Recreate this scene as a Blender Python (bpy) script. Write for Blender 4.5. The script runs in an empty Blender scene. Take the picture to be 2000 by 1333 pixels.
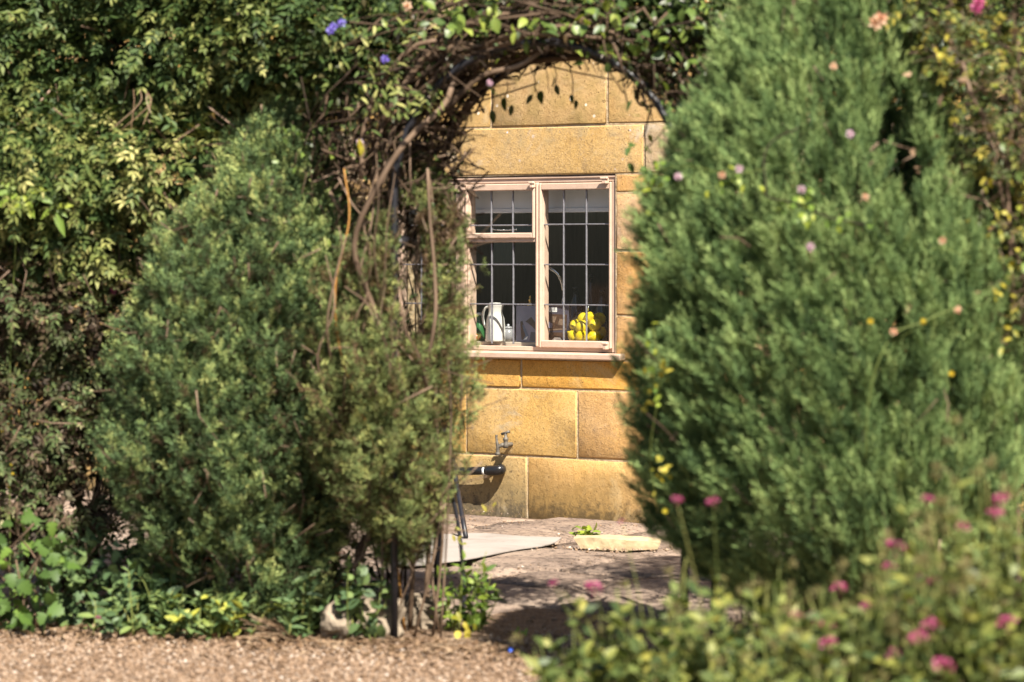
import bpy, bmesh, math, random
import numpy as np
from mathutils import Vector, Matrix

# ------------------------------------------------------------------ camera, sky, sun, exposure
scene = bpy.context.scene
C = scene.collection
F = 6000.0            # focal length in photograph pixels (2000 wide)
CX, HY = 1000.0, 510.0
CAMZ = 1.27
D = 15.0              # distance of the cottage wall
TH = math.radians(35) # turn of the wall
cam_data = bpy.data.cameras.new('camera')
cam = bpy.data.objects.new('camera', cam_data)
C.objects.link(cam)
cam.location = (0, 0, CAMZ)
cam.rotation_euler = (math.radians(90), 0, 0)
cam_data.sensor_width = 36
cam_data.lens = 36 * F / 2000
cam_data.shift_y = -(666.5 - HY) / 2000
cam_data.clip_end = 400
cam_data.dof.use_dof = True
cam_data.dof.focus_distance = 14.95
cam_data.dof.aperture_fstop = 3.0
cam_data.dof.aperture_blades = 9
scene.camera = cam

PHI, EL = math.radians(58), math.radians(48.5)
nx, ny = -math.sin(TH), -math.cos(TH)
dx, dy = math.cos(TH), -math.sin(TH)
hx, hy = math.cos(PHI) * nx + math.sin(PHI) * dx, math.cos(PHI) * ny + math.sin(PHI) * dy
SUN = Vector((hx * math.cos(EL), hy * math.cos(EL), math.sin(EL)))

world = bpy.data.worlds.new('World')
scene.world = world
world.use_nodes = True
wn = world.node_tree.nodes
sky = wn.new('ShaderNodeTexSky')
sky.sky_type = 'NISHITA'
sky.sun_disc = False
sky.sun_elevation = EL
sky.sun_rotation = math.atan2(hx, hy)
wn['Background'].inputs['Strength'].default_value = 0.05
world.node_tree.links.new(sky.outputs[0], wn['Background'].inputs['Color'])

sd = bpy.data.lights.new('sun', 'SUN')
sd.energy = 5.0
sd.angle = math.radians(0.53)
sd.color = (1.0, 0.93, 0.82)
so = bpy.data.objects.new('sun', sd)
C.objects.link(so)
so.rotation_euler = SUN.to_track_quat('Z', 'Y').to_euler()
so.location = SUN * 30

vs = scene.view_settings
vs.view_transform = 'Standard'
vs.look = 'None'
vs.gamma = 1
vs.use_curve_mapping = False
vs.exposure = 1.45

scene.render.engine = 'CYCLES'
scene.cycles.max_bounces = 8
scene.cycles.diffuse_bounces = 2
scene.cycles.transparent_max_bounces = 12

rng = np.random.default_rng(7)
random.seed(7)

# ------------------------------------------------------------------ placing helpers
def P(px, py, d):
    """A point of the place at distance d seen at a photograph pixel."""
    return np.array([(px - CX) / F * d, d, CAMZ - (py - HY) / F * d])

def G(px, d, z=0.0):
    return np.array([(px - CX) / F * d, d, z])

W0X = (1060 - CX) / F * D
def S(px):
    u = (px - CX) / F
    return (D * u - W0X) / (math.cos(TH) + math.sin(TH) * u)

def Zw(px, py):
    t = D - S(px) * math.sin(TH)
    return CAMZ - (py - HY) / F * t

def L(px, y):           # along the wall, for something y metres behind its face
    return S(px - 400 * math.sin(TH) * y)

def local_to_world(s, y, z):
    return np.array([W0X + s * math.cos(TH) + y * math.sin(TH), D - s * math.sin(TH) + y * math.cos(TH), z])

def tag(o, label=None, cat=None, group=None, kind=None):
    if label: o['label'] = label
    if cat: o['category'] = cat
    if group: o['group'] = group
    if kind: o['kind'] = kind
    return o

def empty(name, loc, rz=0, label=None, cat=None, group=None, kind=None):
    o = bpy.data.objects.new(name, None)
    C.objects.link(o)
    o.location = Vector([float(v) for v in loc])
    o.rotation_euler = (0, 0, rz)
    o.empty_display_size = 0.05
    return tag(o, label, cat, group, kind)

def root_offset(parent):
    """World place of an unturned parent chain, taken from points given in world space."""
    v = Vector((0, 0, 0))
    while parent is not None:
        v += parent.location
        parent = parent.parent
    return v

def mesh_from(name, V, polys, mat, tint=None, smooth=False):
    """polys: list of (k, n) integer arrays, one per polygon size."""
    me = bpy.data.meshes.new(name)
    V = np.asarray(V, dtype=np.float32)
    polys = [np.asarray(p, dtype=np.int32) for p in polys if len(p)]
    nl = sum(p.size for p in polys)
    npoly = sum(len(p) for p in polys)
    me.vertices.add(len(V))
    me.vertices.foreach_set('co', V.ravel())
    me.loops.add(nl)
    me.polygons.add(npoly)
    me.loops.foreach_set('vertex_index', np.concatenate([p.ravel() for p in polys]))
    tot = np.concatenate([np.full(len(p), p.shape[1], dtype=np.int32) for p in polys])
    st = np.concatenate([[0], np.cumsum(tot)[:-1]]).astype(np.int32)
    me.polygons.foreach_set('loop_start', st)
    me.update(calc_edges=True)
    me.validate(verbose=False)
    if smooth:
        me.polygons.foreach_set('use_smooth', np.ones(len(me.polygons), dtype=bool))
    if tint is not None:
        a = me.attributes.new('tint', 'FLOAT', 'POINT')
        a.data.foreach_set('value', np.asarray(tint, dtype=np.float32))
    if mat: me.materials.append(mat)
    return me

def link(name, me, parent=None, loc=None, **kw):
    o = bpy.data.objects.new(name, me)
    C.objects.link(o)
    if parent is not None: o.parent = parent
    if loc is not None: o.location = loc
    return tag(o, **kw)

def kid(name, V, polys, mat, parent, tint=None, smooth=False, **kw):
    """A part whose vertices are given in world space, under an unturned parent."""
    off = root_offset(parent)
    V = np.asarray(V, dtype=np.float64) - np.array(off)
    return link(name, mesh_from(name, V, polys, mat, tint, smooth), parent, **kw)

def bm_obj(name, bm, mat, parent=None, smooth=False, **kw):
    me = bpy.data.meshes.new(name)
    bm.normal_update()
    bm.to_mesh(me)
    bm.free()
    if smooth:
        for p in me.polygons: p.use_smooth = True
    me.materials.append(mat)
    return link(name, me, parent, **kw)

def box_bm(bm, x0, x1, y0, y1, z0, z1, bev=0.002):
    r = bmesh.ops.create_cube(bm, size=1.0)
    vv = r['verts']
    for v in vv:
        v.co = Vector((x0 + (v.co.x + .5) * (x1 - x0), y0 + (v.co.y + .5) * (y1 - y0), z0 + (v.co.z + .5) * (z1 - z0)))
    if bev > 0:
        es = list({e for v in vv for e in v.link_edges})
        bmesh.ops.bevel(bm, geom=es, offset=bev, segments=1, affect='EDGES', profile=.5)
    return bm

def lathe(profile, n=24, cx=0, cy=0, cz=0):
    V, Q = [], []
    for (r, z) in profile:
        for k in range(n):
            a = 2 * math.pi * k / n
            V.append((cx + r * math.cos(a), cy + r * math.sin(a), cz + z))
    m = len(profile)
    for i in range(m - 1):
        for k in range(n):
            Q.append((i * n + k, i * n + (k + 1) % n, (i + 1) * n + (k + 1) % n, (i + 1) * n + k))
    return np.array(V), np.array(Q)

def tube(pts, radii, n=6):
    pts = np.asarray(pts, float)
    m = len(pts)
    radii = np.full(m, radii) if np.isscalar(radii) else np.asarray(radii, float)
    tan = np.gradient(pts, axis=0)
    tan /= np.linalg.norm(tan, axis=1, keepdims=True) + 1e-9
    V = []
    ref = np.array([0.31, 0.9, 0.3]) if abs(tan[0][1]) < .9 else np.array([1.0, 0, .2])
    for i in range(m):
        x = np.cross(tan[i], ref); x /= np.linalg.norm(x) + 1e-9
        y = np.cross(tan[i], x)
        ref = np.cross(x, tan[i]) if False else ref
        for k in range(n):
            a = 2 * math.pi * k / n
            V.append(pts[i] + radii[i] * (math.cos(a) * x + math.sin(a) * y))
    Q = [(i * n + k, i * n + (k + 1) % n, (i + 1) * n + (k + 1) % n, (i + 1) * n + k) for i in range(m - 1) for k in range(n)]
    # caps as quads/tris fans are skipped for hair-thin stems, closed by a point for thick ones
    V.append(pts[0]); V.append(pts[-1])
    a, b = m * n, m * n + 1
    T = [(a, (k + 1) % n, k) for k in range(n)] + [(b, (m - 1) * n + k, (m - 1) * n + (k + 1) % n) for k in range(n)]
    return np.array(V), np.array(Q), np.array(T)

def smooth_path(pts, k=6):
    """Catmull-Rom through the points."""
    p = [np.asarray(q, float) for q in pts]
    p = [2 * p[0] - p[1]] + p + [2 * p[-1] - p[-2]]
    out = []
    for i in range(1, len(p) - 2):
        for t in np.linspace(0, 1, k, endpoint=False):
            a, b, c, d = p[i - 1], p[i], p[i + 1], p[i + 2]
            out.append(.5 * ((2 * b) + (-a + c) * t + (2 * a - 5 * b + 4 * c - d) * t * t + (-a + 3 * b - 3 * c + d) * t ** 3))
    out.append(p[-2])
    return np.array(out)

class Soup:
    """Collects pieces of real geometry that end up in one mesh."""
    def __init__(self): self.V, self.Q, self.T, self.t, self.n = [], [], [], [], 0
    def add(self, V, Q=(), T=(), tint=0.5):
        V = np.asarray(V, float)
        if len(Q): self.Q.append(np.asarray(Q) + self.n)
        if len(T): self.T.append(np.asarray(T) + self.n)
        self.V.append(V)
        self.t.append(np.full(len(V), tint) if np.isscalar(tint) else tint)
        self.n += len(V)
    def add_tube(self, pts, r, n=5, tint=.5):
        V, Q, T = tube(pts, r, n)
        self.add(V, Q, T, tint)
    def kid(self, name, mat, parent, smooth=False, **kw):
        polys = []
        if self.Q: polys.append(np.concatenate(self.Q))
        if self.T: polys.append(np.concatenate(self.T))
        return kid(name, np.concatenate(self.V), polys, mat, parent, np.concatenate(self.t), smooth, **kw)
    def mesh(self, name, mat, smooth=False):
        polys = []
        if self.Q: polys.append(np.concatenate(self.Q))
        if self.T: polys.append(np.concatenate(self.T))
        return mesh_from(name, np.concatenate(self.V), polys, mat, np.concatenate(self.t), smooth)

def unit(v):
    v = np.asarray(v, float)
    return v / (np.linalg.norm(v, axis=-1, keepdims=True) + 1e-9)

def frames(ydir, nrm):
    """(N,3,3) turns whose second column follows ydir and third leans to nrm."""
    y = unit(ydir)
    x = unit(np.cross(y, nrm) + 1e-6)
    z = np.cross(x, y)
    return np.stack([x, y, z], axis=2)

def scatter(soup, template, pos, R, sc, tint):
    TV, TT, tt = template
    N = len(pos)
    if N == 0: return
    sc = np.broadcast_to(np.asarray(sc, float).reshape(-1, 1, 1), (N, 1, 1))
    V = np.einsum('nij,vj->nvi', R, TV) * sc + pos[:, None, :]
    T = TT[None] + (np.arange(N) * len(TV))[:, None, None]
    t = np.clip(np.asarray(tint).reshape(-1, 1) + tt[None], 0, 1)
    soup.add(V.reshape(-1, 3), T=T.reshape(-1, 3), tint=t.ravel())

def lownoise(p, f, seed=0):
    r = np.random.default_rng(seed)
    out = np.zeros(len(p))
    for i in range(6):
        k = r.normal(size=3) * f
        out += np.sin(p @ k + r.uniform(0, 6.28))
    return out / 3.0

# ------------------------------------------------------------------ leaf and spray shapes
def leaf_small(w=.36, fold=.06, droop=.08):
    V = np.array([[0, 0, 0], [w / 2, .42, fold], [0, 1, -droop], [-w / 2, .42, fold], [0, .45, 0]])
    T = np.array([[0, 1, 4], [1, 2, 4], [2, 3, 4], [3, 0, 4]])
    return V, T, np.zeros(5)

def leaf_big(w=.5, fold=.07, droop=.16, lobed=False):
    ys = [0, .12, .3, .5, .7, .87, 1]
    ws = [.03, .30, .47, .5, .38, .2, .0]
    if lobed: ys, ws = [0, .06, .22, .34, .5, .64, .76, .88, 1], [.05, .36, .52, .30, .50, .26, .34, .13, 0]
    V, T = [], []
    for y, a in zip(ys, ws):
        z = -droop * y * y
        V += [[-a * w * 2 * .5, y, z + fold * a * 2], [0, y, z], [a * w * 2 * .5, y, z + fold * a * 2]]
    for i in range(len(ys) - 1):
        a, b = 3 * i, 3 * i + 3
        T += [[a, a + 1, b + 1], [a, b + 1, b], [a + 1, a + 2, b + 2], [a + 1, b + 2, b + 1]]
    V = np.array(V, float)
    T = np.array(T)
    tt = np.where(np.arange(len(V)) % 3 == 1, .06, 0.0)
    return V, T, tt

def join(parts):
    V, T, t, n = [], [], [], 0
    for v, f, c in parts:
        V.append(v); T.append(f + n); t.append(c); n += len(v)
    return np.concatenate(V), np.concatenate(T), np.concatenate(t)

def place(tpl, pos, ydir, nrm, s, dt=0.0):
    v, f, c = tpl
    R = frames(np.array([ydir], float), np.array([nrm], float))[0]
    return (v @ R.T) * s + np.asarray(pos), f, c + dt

def sprig(r, pairs=3, leaf=None, ll=.42, spread=.9):
    """A leafy shoot of unit length along +Y, leaves in pairs."""
    leaf = leaf or leaf_small()
    parts = []
    st = np.array([[-.008, 0, 0], [.008, 0, 0], [0, .95, -.1]])
    parts.append((st, np.array([[0, 1, 2]]), np.full(3, -.2)))
    for i in range(pairs):
        y = .18 + .62 * i / max(1, pairs - 1)
        for s in (-1, 1):
            d = [s * spread * r.uniform(.7, 1.2), 1 * r.uniform(.5, 1.0), r.uniform(-.35, .25)]
            parts.append(place(leaf, [0, y, -.1 * y * y], d, [r.normal() * .3, r.normal() * .3, 1], ll * r.uniform(.75, 1.15), r.uniform(-.12, .12)))
    parts.append(place(leaf, [0, .85, -.08], [r.normal() * .2, 1, -.2], [0, 0, 1], ll, .08))
    return join(parts)

def plume(r, twigs=20, spread=.55, width=.03, blades=3):
    """A feathery conifer shoot of unit length along +Y."""
    V, T, t, n = [], [], [], 0
    bend = r.normal(size=2) * .12
    def axis(u): return np.array([bend[0] * u * u, u, bend[1] * u * u])
    for i in range(twigs):
        u = (i + .5) / twigs
        a = r.uniform(0, 6.283)
        rad = np.array([math.cos(a), 0, math.sin(a)])
        base = axis(u * .9)
        ln = .34 * (1 - .55 * u) * r.uniform(.7, 1.2) + .06
        d0 = unit(np.array([0, .85, 0]) + rad * spread * r.uniform(.6, 1.3))
        for b in range(blades):
            d = unit(d0 + r.normal(size=3) * .26)
            st = base + d0 * ln * (.25 * b)
            sd_ = unit(np.cross(d, r.normal(size=3)))
            w = width * r.uniform(.7, 1.3)
            V += [st, st + d * ln * .45 + sd_ * w / 2, st + d * ln * .95, st + d * ln * .45 - sd_ * w / 2]
            T += [[n, n + 1, n + 2], [n, n + 2, n + 3]]
            o = r.uniform(-.12, .12) + .26 * (u - .5)
            t += [o - .14, o, o + .12, o]  # paler tips are new growth; darker bases put tuft shade into the colour
            n += 4
    return np.array(V), np.array(T), np.array(t)

r0 = np.random.default_rng(3)
PLUMES = [plume(r0, 20, .32, .026) for _ in range(6)]
FINE = [plume(r0, 15, .75, .042, 3) for _ in range(6)]
SPRIGS = [sprig(r0, 3, leaf_small(.36)) for _ in range(6)]
LONGSPRIGS = [sprig(r0, 4, leaf_small(.28), .36, .8) for _ in range(5)]
ROUNDSPRIGS = [sprig(r0, 2, leaf_small(.62, .08), .5, 1.0) for _ in range(5)]

# ------------------------------------------------------------------ materials
def new_mat(name):
    m = bpy.data.materials.new(name)
    m.use_nodes = True
    nt = m.node_tree
    b = nt.nodes['Principled BSDF']
    return m, nt, b

def ramp(nt, stops, fac):
    n = nt.nodes.new('ShaderNodeValToRGB')
    e = n.color_ramp.elements
    while len(e) < len(stops): e.new(.5)
    for i, (p, c) in enumerate(stops):
        e[i].position = p
        e[i].color = (*c, 1)
    nt.links.new(fac, n.inputs[0])
    return n.outputs[0]

def tex_noise(nt, scale, detail=4, rough=.55, vec=None, dist=0):
    n = nt.nodes.new('ShaderNodeTexNoise')
    n.inputs['Scale'].default_value = scale
    n.inputs['Detail'].default_value = detail
    n.inputs['Roughness'].default_value = rough
    n.inputs['Distortion'].default_value = dist
    if vec is not None: nt.links.new(vec, n.inputs['Vector'])
    return n.outputs[0]

def math_n(nt, op, a, b=None, c=None, clamp=False):
    n = nt.nodes.new('ShaderNodeMath')
    n.operation = op
    n.use_clamp = clamp
    for i, v in enumerate((a, b, c)):
        if v is None: continue
        if isinstance(v, (int, float)): n.inputs[i].default_value = v
        else: nt.links.new(v, n.inputs[i])
    return n.outputs[0]

def step(nt, v, a, b, o0=0.0, o1=1.0):
    n = nt.nodes.new('ShaderNodeMapRange')
    n.interpolation_type = 'SMOOTHSTEP'
    nt.links.new(v, n.inputs[0])
    for i, x in enumerate((a, b, o0, o1)): n.inputs[i + 1].default_value = x
    return n.outputs[0]

def mixc(nt, f, a, b, mode='MIX'):
    n = nt.nodes.new('ShaderNodeMix')
    n.data_type = 'RGBA'
    n.blend_type = mode
    for i, v in ((0, f), (6, a), (7, b)):
        if isinstance(v, (int, float)): n.inputs[i].default_value = v
        elif isinstance(v, tuple): n.inputs[i].default_value = (*v, 1)
        else: nt.links.new(v, n.inputs[i])
    return n.outputs[2]

def coord(nt, kind='Object'):
    return nt.nodes.new('ShaderNodeTexCoord').outputs[kind]

def bump(nt, b, h, dist, strength=1.0):
    n = nt.nodes.new('ShaderNodeBump')
    n.inputs['Distance'].default_value = dist
    n.inputs['Strength'].default_value = strength
    nt.links.new(h, n.inputs['Height'])
    nt.links.new(n.outputs[0], b.inputs['Normal'])

def leaf_mat(name, stops, rough=.5, trans=.25, spec=.35):
    m, nt, b = new_mat(name)
    a = nt.nodes.new('ShaderNodeAttribute')
    a.attribute_name = 'tint'
    col = ramp(nt, stops, a.outputs['Fac'])
    nt.links.new(col, b.inputs['Base Color'])
    b.inputs['Roughness'].default_value = rough
    b.inputs['Specular IOR Level'].default_value = spec
    if trans > 0:
        t = nt.nodes.new('ShaderNodeBsdfTranslucent')
        nt.links.new(mixc(nt, 1.0, col, (1.0, 1.0, .55), 'MULTIPLY'), t.inputs['Color'])
        mx = nt.nodes.new('ShaderNodeMixShader')
        mx.inputs[0].default_value = trans
        nt.links.new(b.outputs[0], mx.inputs[1])
        nt.links.new(t.outputs[0], mx.inputs[2])
        nt.links.new(mx.outputs[0], nt.nodes['Material Output'].inputs[0])
    return m

def plain(name, col, rough=.6, metal=0.0, spec=.5, var=.12, scale=30, bmp=0.0):
    m, nt, b = new_mat(name)
    n = tex_noise(nt, scale, 5, .6, coord(nt))
    lo = tuple(c * (1 - var) for c in col)
    hi = tuple(min(1, c * (1 + var)) for c in col)
    nt.links.new(ramp(nt, [(.3, lo), (.7, hi)], n), b.inputs['Base Color'])
    b.inputs['Roughness'].default_value = rough
    b.inputs['Metallic'].default_value = metal
    b.inputs['Specular IOR Level'].default_value = spec
    if bmp: bump(nt, b, n, bmp)
    return m

M = {}
M['juniper'] = leaf_mat('juniper_leaf', [(0, (.018, .032, .014)), (.3, (.056, .098, .038)), (.6, (.155, .235, .082)), (1, (.33, .42, .155))], .6, .05, .10)
M['juniper_mixed'] = leaf_mat('conifer_leaf', [(0, (.075, .045, .026)), (.2, (.036, .058, .025)), (.5, (.098, .152, .062)), (.75, (.20, .262, .088)), (1, (.40, .42, .15))], .6, .05, .10)
M['browning'] = leaf_mat('browning_leaf', [(0, (.065, .038, .022)), (.35, (.13, .085, .042)), (.55, (.095, .115, .042)), (.8, (.15, .20, .07)), (1, (.32, .33, .11))], .6, .05, .10)
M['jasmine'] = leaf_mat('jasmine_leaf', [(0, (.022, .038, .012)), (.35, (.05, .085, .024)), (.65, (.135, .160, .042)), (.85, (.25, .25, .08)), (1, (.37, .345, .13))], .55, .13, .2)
M['glossy'] = leaf_mat('glossy_leaf', [(0, (.035, .065, .015)), (.4, (.075, .135, .025)), (.7, (.155, .23, .032)), (.9, (.28, .31, .035)), (1, (.46, .39, .03))], .48, .22, .35)
M['glaucous'] = leaf_mat('glaucous_leaf', [(0, (.035, .065, .034)), (.4, (.078, .130, .050)), (.7, (.145, .20, .066)), (.88, (.23, .28, .055)), (1, (.42, .37, .04))], .52, .2, .32)
M['valerian'] = leaf_mat('valerian_leaf', [(0, (.025, .040, .014)), (.3, (.060, .095, .030)), (.6, (.140, .172, .043)), (.85, (.255, .255, .055)), (1, (.38, .32, .065))], .5, .3, .35)
M['rose'] = leaf_mat('rose_leaf', [(0, (.035, .055, .02)), (.4, (.075, .12, .035)), (.7, (.14, .19, .04)), (.9, (.27, .28, .04)), (1, (.45, .38, .035))], .45, .28, .4)
M['rosedry'] = leaf_mat('mixed_rose_leaf', [(0, (.07, .04, .02)), (.25, (.13, .08, .035)), (.45, (.05, .065, .022)), (.7, (.085, .115, .03)), (.9, (.19, .20, .04)), (1, (.36, .30, .05))], .55, .2, .3)
M['yellowleaf'] = leaf_mat('yellow_leaf', [(0, (.20, .22, .03)), (.4, (.32, .26, .02)), (.7, (.42, .36, .035)), (1, (.48, .44, .13))], .5, .35, .35)
M['dry'] = leaf_mat('dry_leaf', [(0, (.06, .035, .022)), (.4, (.15, .09, .05)), (.75, (.27, .18, .11)), (1, (.40, .31, .21))], .7, .15, .2)
M['fluff'] = leaf_mat('seed_fluff', [(0, (.15, .13, .05)), (.5, (.22, .19, .075)), (1, (.33, .28, .15))], .8, .35, .1)
M['pink'] = leaf_mat('pink_petal', [(0, (.27, .035, .10)), (.5, (.43, .07, .19)), (1, (.56, .19, .33))], .6, .35, .2)
M['pale'] = leaf_mat('pale_petal', [(0, (.42, .22, .30)), (.5, (.50, .34, .41)), (1, (.60, .50, .55))], .6, .35, .2)
M['peach'] = leaf_mat('peach_petal', [(0, (.48, .20, .12)), (.5, (.56, .32, .20)), (1, (.62, .46, .33))], .6, .35, .2)
M['gold'] = leaf_mat('gold_petal', [(0, (.42, .26, .01)), (.5, (.52, .38, .02)), (1, (.55, .45, .06))], .6, .3, .2)
M['violet'] = leaf_mat('violet_petal', [(0, (.09, .06, .30)), (.5, (.16, .11, .5)), (1, (.40, .42, .80))], .6, .3, .2)
M['twig'] = leaf_mat('twig_bark', [(0, (.022, .014, .009)), (.4, (.07, .045, .028)), (.75, (.15, .10, .066)), (1, (.27, .19, .135))], .8, 0, .2)
M['redbark'] = leaf_mat('reddish_bark', [(0, (.10, .035, .015)), (.5, (.22, .085, .035)), (1, (.33, .17, .09))], .8, 0, .2)
M['orangestem'] = leaf_mat('orange_stem', [(0, (.30, .13, .025)), (1, (.42, .22, .06))], .6, 0, .3)
M['greenstem'] = leaf_mat('green_stem', [(0, (.10, .13, .03)), (.5, (.19, .22, .06)), (1, (.32, .30, .09))], .6, .1, .3)
M['blackiron'] = plain('black_iron', (.012, .012, .016), .45, 0, .5, .2, 40)
M['plastic'] = plain('black_plastic', (.012, .012, .013), .28, 0, .5, .1)
M['whiteband'] = plain('white_tape', (.75, .75, .72), .5)
M['brasstap'] = plain('weathered_brass', (.12, .105, .085), .6, .3, .5, .35, 90)
M['brass'] = plain('polished_brass', (.75, .52, .18), .22, 1.0)
M['chrome'] = plain('chrome_metal', (.75, .75, .75), .12, 1.0, .5, .03)
M['jug'] = plain('white_enamel', (.55, .54, .50), .28, 0, .5, .04)
M['lemon'] = plain('lemon_skin', (.70, .53, .012), .42, 0, .5, .08, 160, .0006)
M['pepper'] = plain('orange_pepper', (.75, .13, .02), .3, 0, .5, .1)
M['bluecap'] = plain('blue_plastic', (.03, .12, .65), .4)
M['blind'] = plain('blind_fabric', (.66, .68, .74), .8, 0, .2, .04, 8)
M['lead'] = plain('lead_came', (.24, .235, .255), .42, .55, .5, .25, 60, .001)
def room_mat():
    m, nt, b = new_mat('room_fold_streaks')
    mp = nt.nodes.new('ShaderNodeMapping'); mp.inputs['Scale'].default_value = (16, 16, 1.2)
    nt.links.new(coord(nt), mp.inputs['Vector'])
    n = tex_noise(nt, 1.0, 5, .65, mp.outputs[0])
    nt.links.new(ramp(nt, [(.35, (.22, .19, .165)), (.55, (.48, .44, .40)), (.7, (.66, .62, .57))], n), b.inputs['Base Color'])  # vertical streaks paint the light and dark of curtain folds
    b.inputs['Roughness'].default_value = .85
    return m
M['room'] = room_mat()
M['worktop'] = plain('window_board', (.45, .38, .30), .5)

def paint_mat():
    m, nt, b = new_mat('pink_paint')
    co = coord(nt)
    n = tex_noise(nt, 14, 6, .65, co)
    n2 = tex_noise(nt, 90, 3, .6, co)
    c = ramp(nt, [(.25, (.46, .32, .235)), (.55, (.52, .375, .285)), (.8, (.57, .43, .335))], n)
    n3 = tex_noise(nt, 5, 6, .7, co)
    c = mixc(nt, step(nt, n3, .55, .72, 0, .45), c, (.40, .245, .17))
    c = mixc(nt, step(nt, n2, .64, .74, 0, .7), c, (.30, .19, .12))
    nt.links.new(c, b.inputs['Base Color'])
    b.inputs['Roughness'].default_value = .42
    bump(nt, b, n2, .0008)
    return m
M['paint'] = paint_mat()

def stone_mat():
    m, nt, b = new_mat('golden_limestone')
    co = coord(nt)
    rnd = nt.nodes.new('ShaderNodeObjectInfo').outputs['Random']
    big = tex_noise(nt, 2.6, 5, .6, co, .4)
    mid = tex_noise(nt, 11, 6, .65, co, .3)
    fine = tex_noise(nt, 120, 4, .7, co)
    mapn = nt.nodes.new('ShaderNodeMapping')
    mapn.inputs['Scale'].default_value = (34, 34, 3.0)
    nt.links.new(co, mapn.inputs['Vector'])
    streak = tex_noise(nt, 1.0, 4, .6, mapn.outputs[0])
    f = math_n(nt, 'ADD', math_n(nt, 'MULTIPLY', rnd, .45), math_n(nt, 'MULTIPLY', big, .72))
    base = ramp(nt, [(.22, (.58, .315, .068)), (.45, (.60, .345, .098)), (.62, (.56, .36, .145)), (.85, (.50, .36, .20))], f)
    base = mixc(nt, step(nt, mid, .35, .75, 0, .42), base, (.60, .36, .11))
    base = mixc(nt, step(nt, mid, .52, .25, 0, .45), base, (.33, .165, .035))
    base = mixc(nt, step(nt, streak, .52, .75, 0, .28), base, (.31, .18, .06))
    gr2 = tex_noise(nt, 260, 3, .7, co)
    base = mixc(nt, step(nt, gr2, .52, .66, 0, .55), base, (.20, .11, .04))
    base = mixc(nt, step(nt, fine, .54, .66, 0, .6), base, (.20, .115, .045))
    blot = tex_noise(nt, 6.5, 6, .7, co, .6)
    base = mixc(nt, step(nt, blot, .52, .68, 0, .45), base, (.31, .20, .085))
    base = mixc(nt, step(nt, blot, .42, .30, 0, .5), base, (.56, .36, .14))
    base = mixc(nt, step(nt, fine, .42, .30, 0, .3), base, (.58, .41, .21))
    # pits
    v = nt.nodes.new('ShaderNodeTexVoronoi')
    v.inputs['Scale'].default_value = 85
    dv = nt.nodes.new('ShaderNodeMix'); dv.data_type = 'VECTOR'; dv.inputs[0].default_value = .05
    nt.links.new(co, dv.inputs[4])
    nz = nt.nodes.new('ShaderNodeTexNoise'); nz.inputs['Scale'].default_value = 30; nt.links.new(co, nz.inputs['Vector'])
    nt.links.new(nz.outputs['Color'], dv.inputs[5])
    nt.links.new(dv.outputs[1], v.inputs['Vector'])
    sepz = nt.nodes.new('ShaderNodeSeparateXYZ')
    nt.links.new(co, sepz.inputs[0])
    patch = math_n(nt, 'MAXIMUM', step(nt, tex_noise(nt, 5.5, 3, .6, co), .47, .62), step(nt, sepz.outputs['Z'], .30, .10))
    pn = tex_noise(nt, 62, 5, .75, co)
    pit = math_n(nt, 'MULTIPLY', step(nt, pn, .40, .33), patch)
    speck = step(nt, tex_noise(nt, 95, 2, .6, co, .8), .34, .27)
    base = mixc(nt, math_n(nt, 'MULTIPLY', pit, .8), base, (.12, .07, .03))
    base = mixc(nt, math_n(nt, 'MULTIPLY', speck, .6), base, (.16, .09, .035))
    g3 = tex_noise(nt, 46, 6, .75, co)
    base = mixc(nt, step(nt, g3, .53, .68, 0, .42), base, (.25, .145, .05))
    base = mixc(nt, step(nt, g3, .46, .34, 0, .35), base, (.58, .39, .18))
    # grime at the foot of the wall, soot and lichen above
    sep = nt.nodes.new('ShaderNodeSeparateXYZ')
    nt.links.new(co, sep.inputs[0])
    z = sep.outputs['Z']
    zz = math_n(nt, 'ADD', z, math_n(nt, 'MULTIPLY', math_n(nt, 'SUBTRACT', tex_noise(nt, 3.2, 5, .65, co), .5), .75))
    grime = step(nt, zz, .36, .06)
    base = mixc(nt, math_n(nt, 'MULTIPLY', grime, .78), base, (.23, .165, .075))
    low = step(nt, math_n(nt, 'ADD', z, math_n(nt, 'MULTIPLY', math_n(nt, 'SUBTRACT', tex_noise(nt, 24, 5, .7, co), .5), .5)), .14, .0)
    base = mixc(nt, math_n(nt, 'MULTIPLY', low, .85), base, (.10, .075, .045))
    up = step(nt, zz, 1.75, 2.0)
    base = mixc(nt, math_n(nt, 'MULTIPLY', math_n(nt, 'MULTIPLY', up, step(nt, mid, .42, .66)), .6), base, (.30, .22, .09))
    v2 = nt.nodes.new('ShaderNodeTexVoronoi')
    v2.inputs['Scale'].default_value = 17
    nt.links.new(co, v2.inputs['Vector'])
    spots = math_n(nt, 'MULTIPLY', step(nt, v2.outputs['Distance'], .17, .12), math_n(nt, 'MULTIPLY', up, step(nt, tex_noise(nt, 6, 2, .5, co), .46, .56)))
    base = mixc(nt, math_n(nt, 'MULTIPLY', spots, .8), base, (.74, .68, .58))
    cream = tex_noise(nt, 3.7, 7, .7, co, .8)
    base = mixc(nt, step(nt, cream, .54, .70, 0, .5), base, (.50, .41, .27))
    oc = nt.nodes.new('ShaderNodeObjectInfo').outputs['Color']
    base = mixc(nt, 1.0, base, oc, 'MULTIPLY')
    nt.links.new(base, b.inputs['Base Color'])
    b.inputs['Roughness'].default_value = .88
    b.inputs['Specular IOR Level'].default_value = .2
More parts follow.
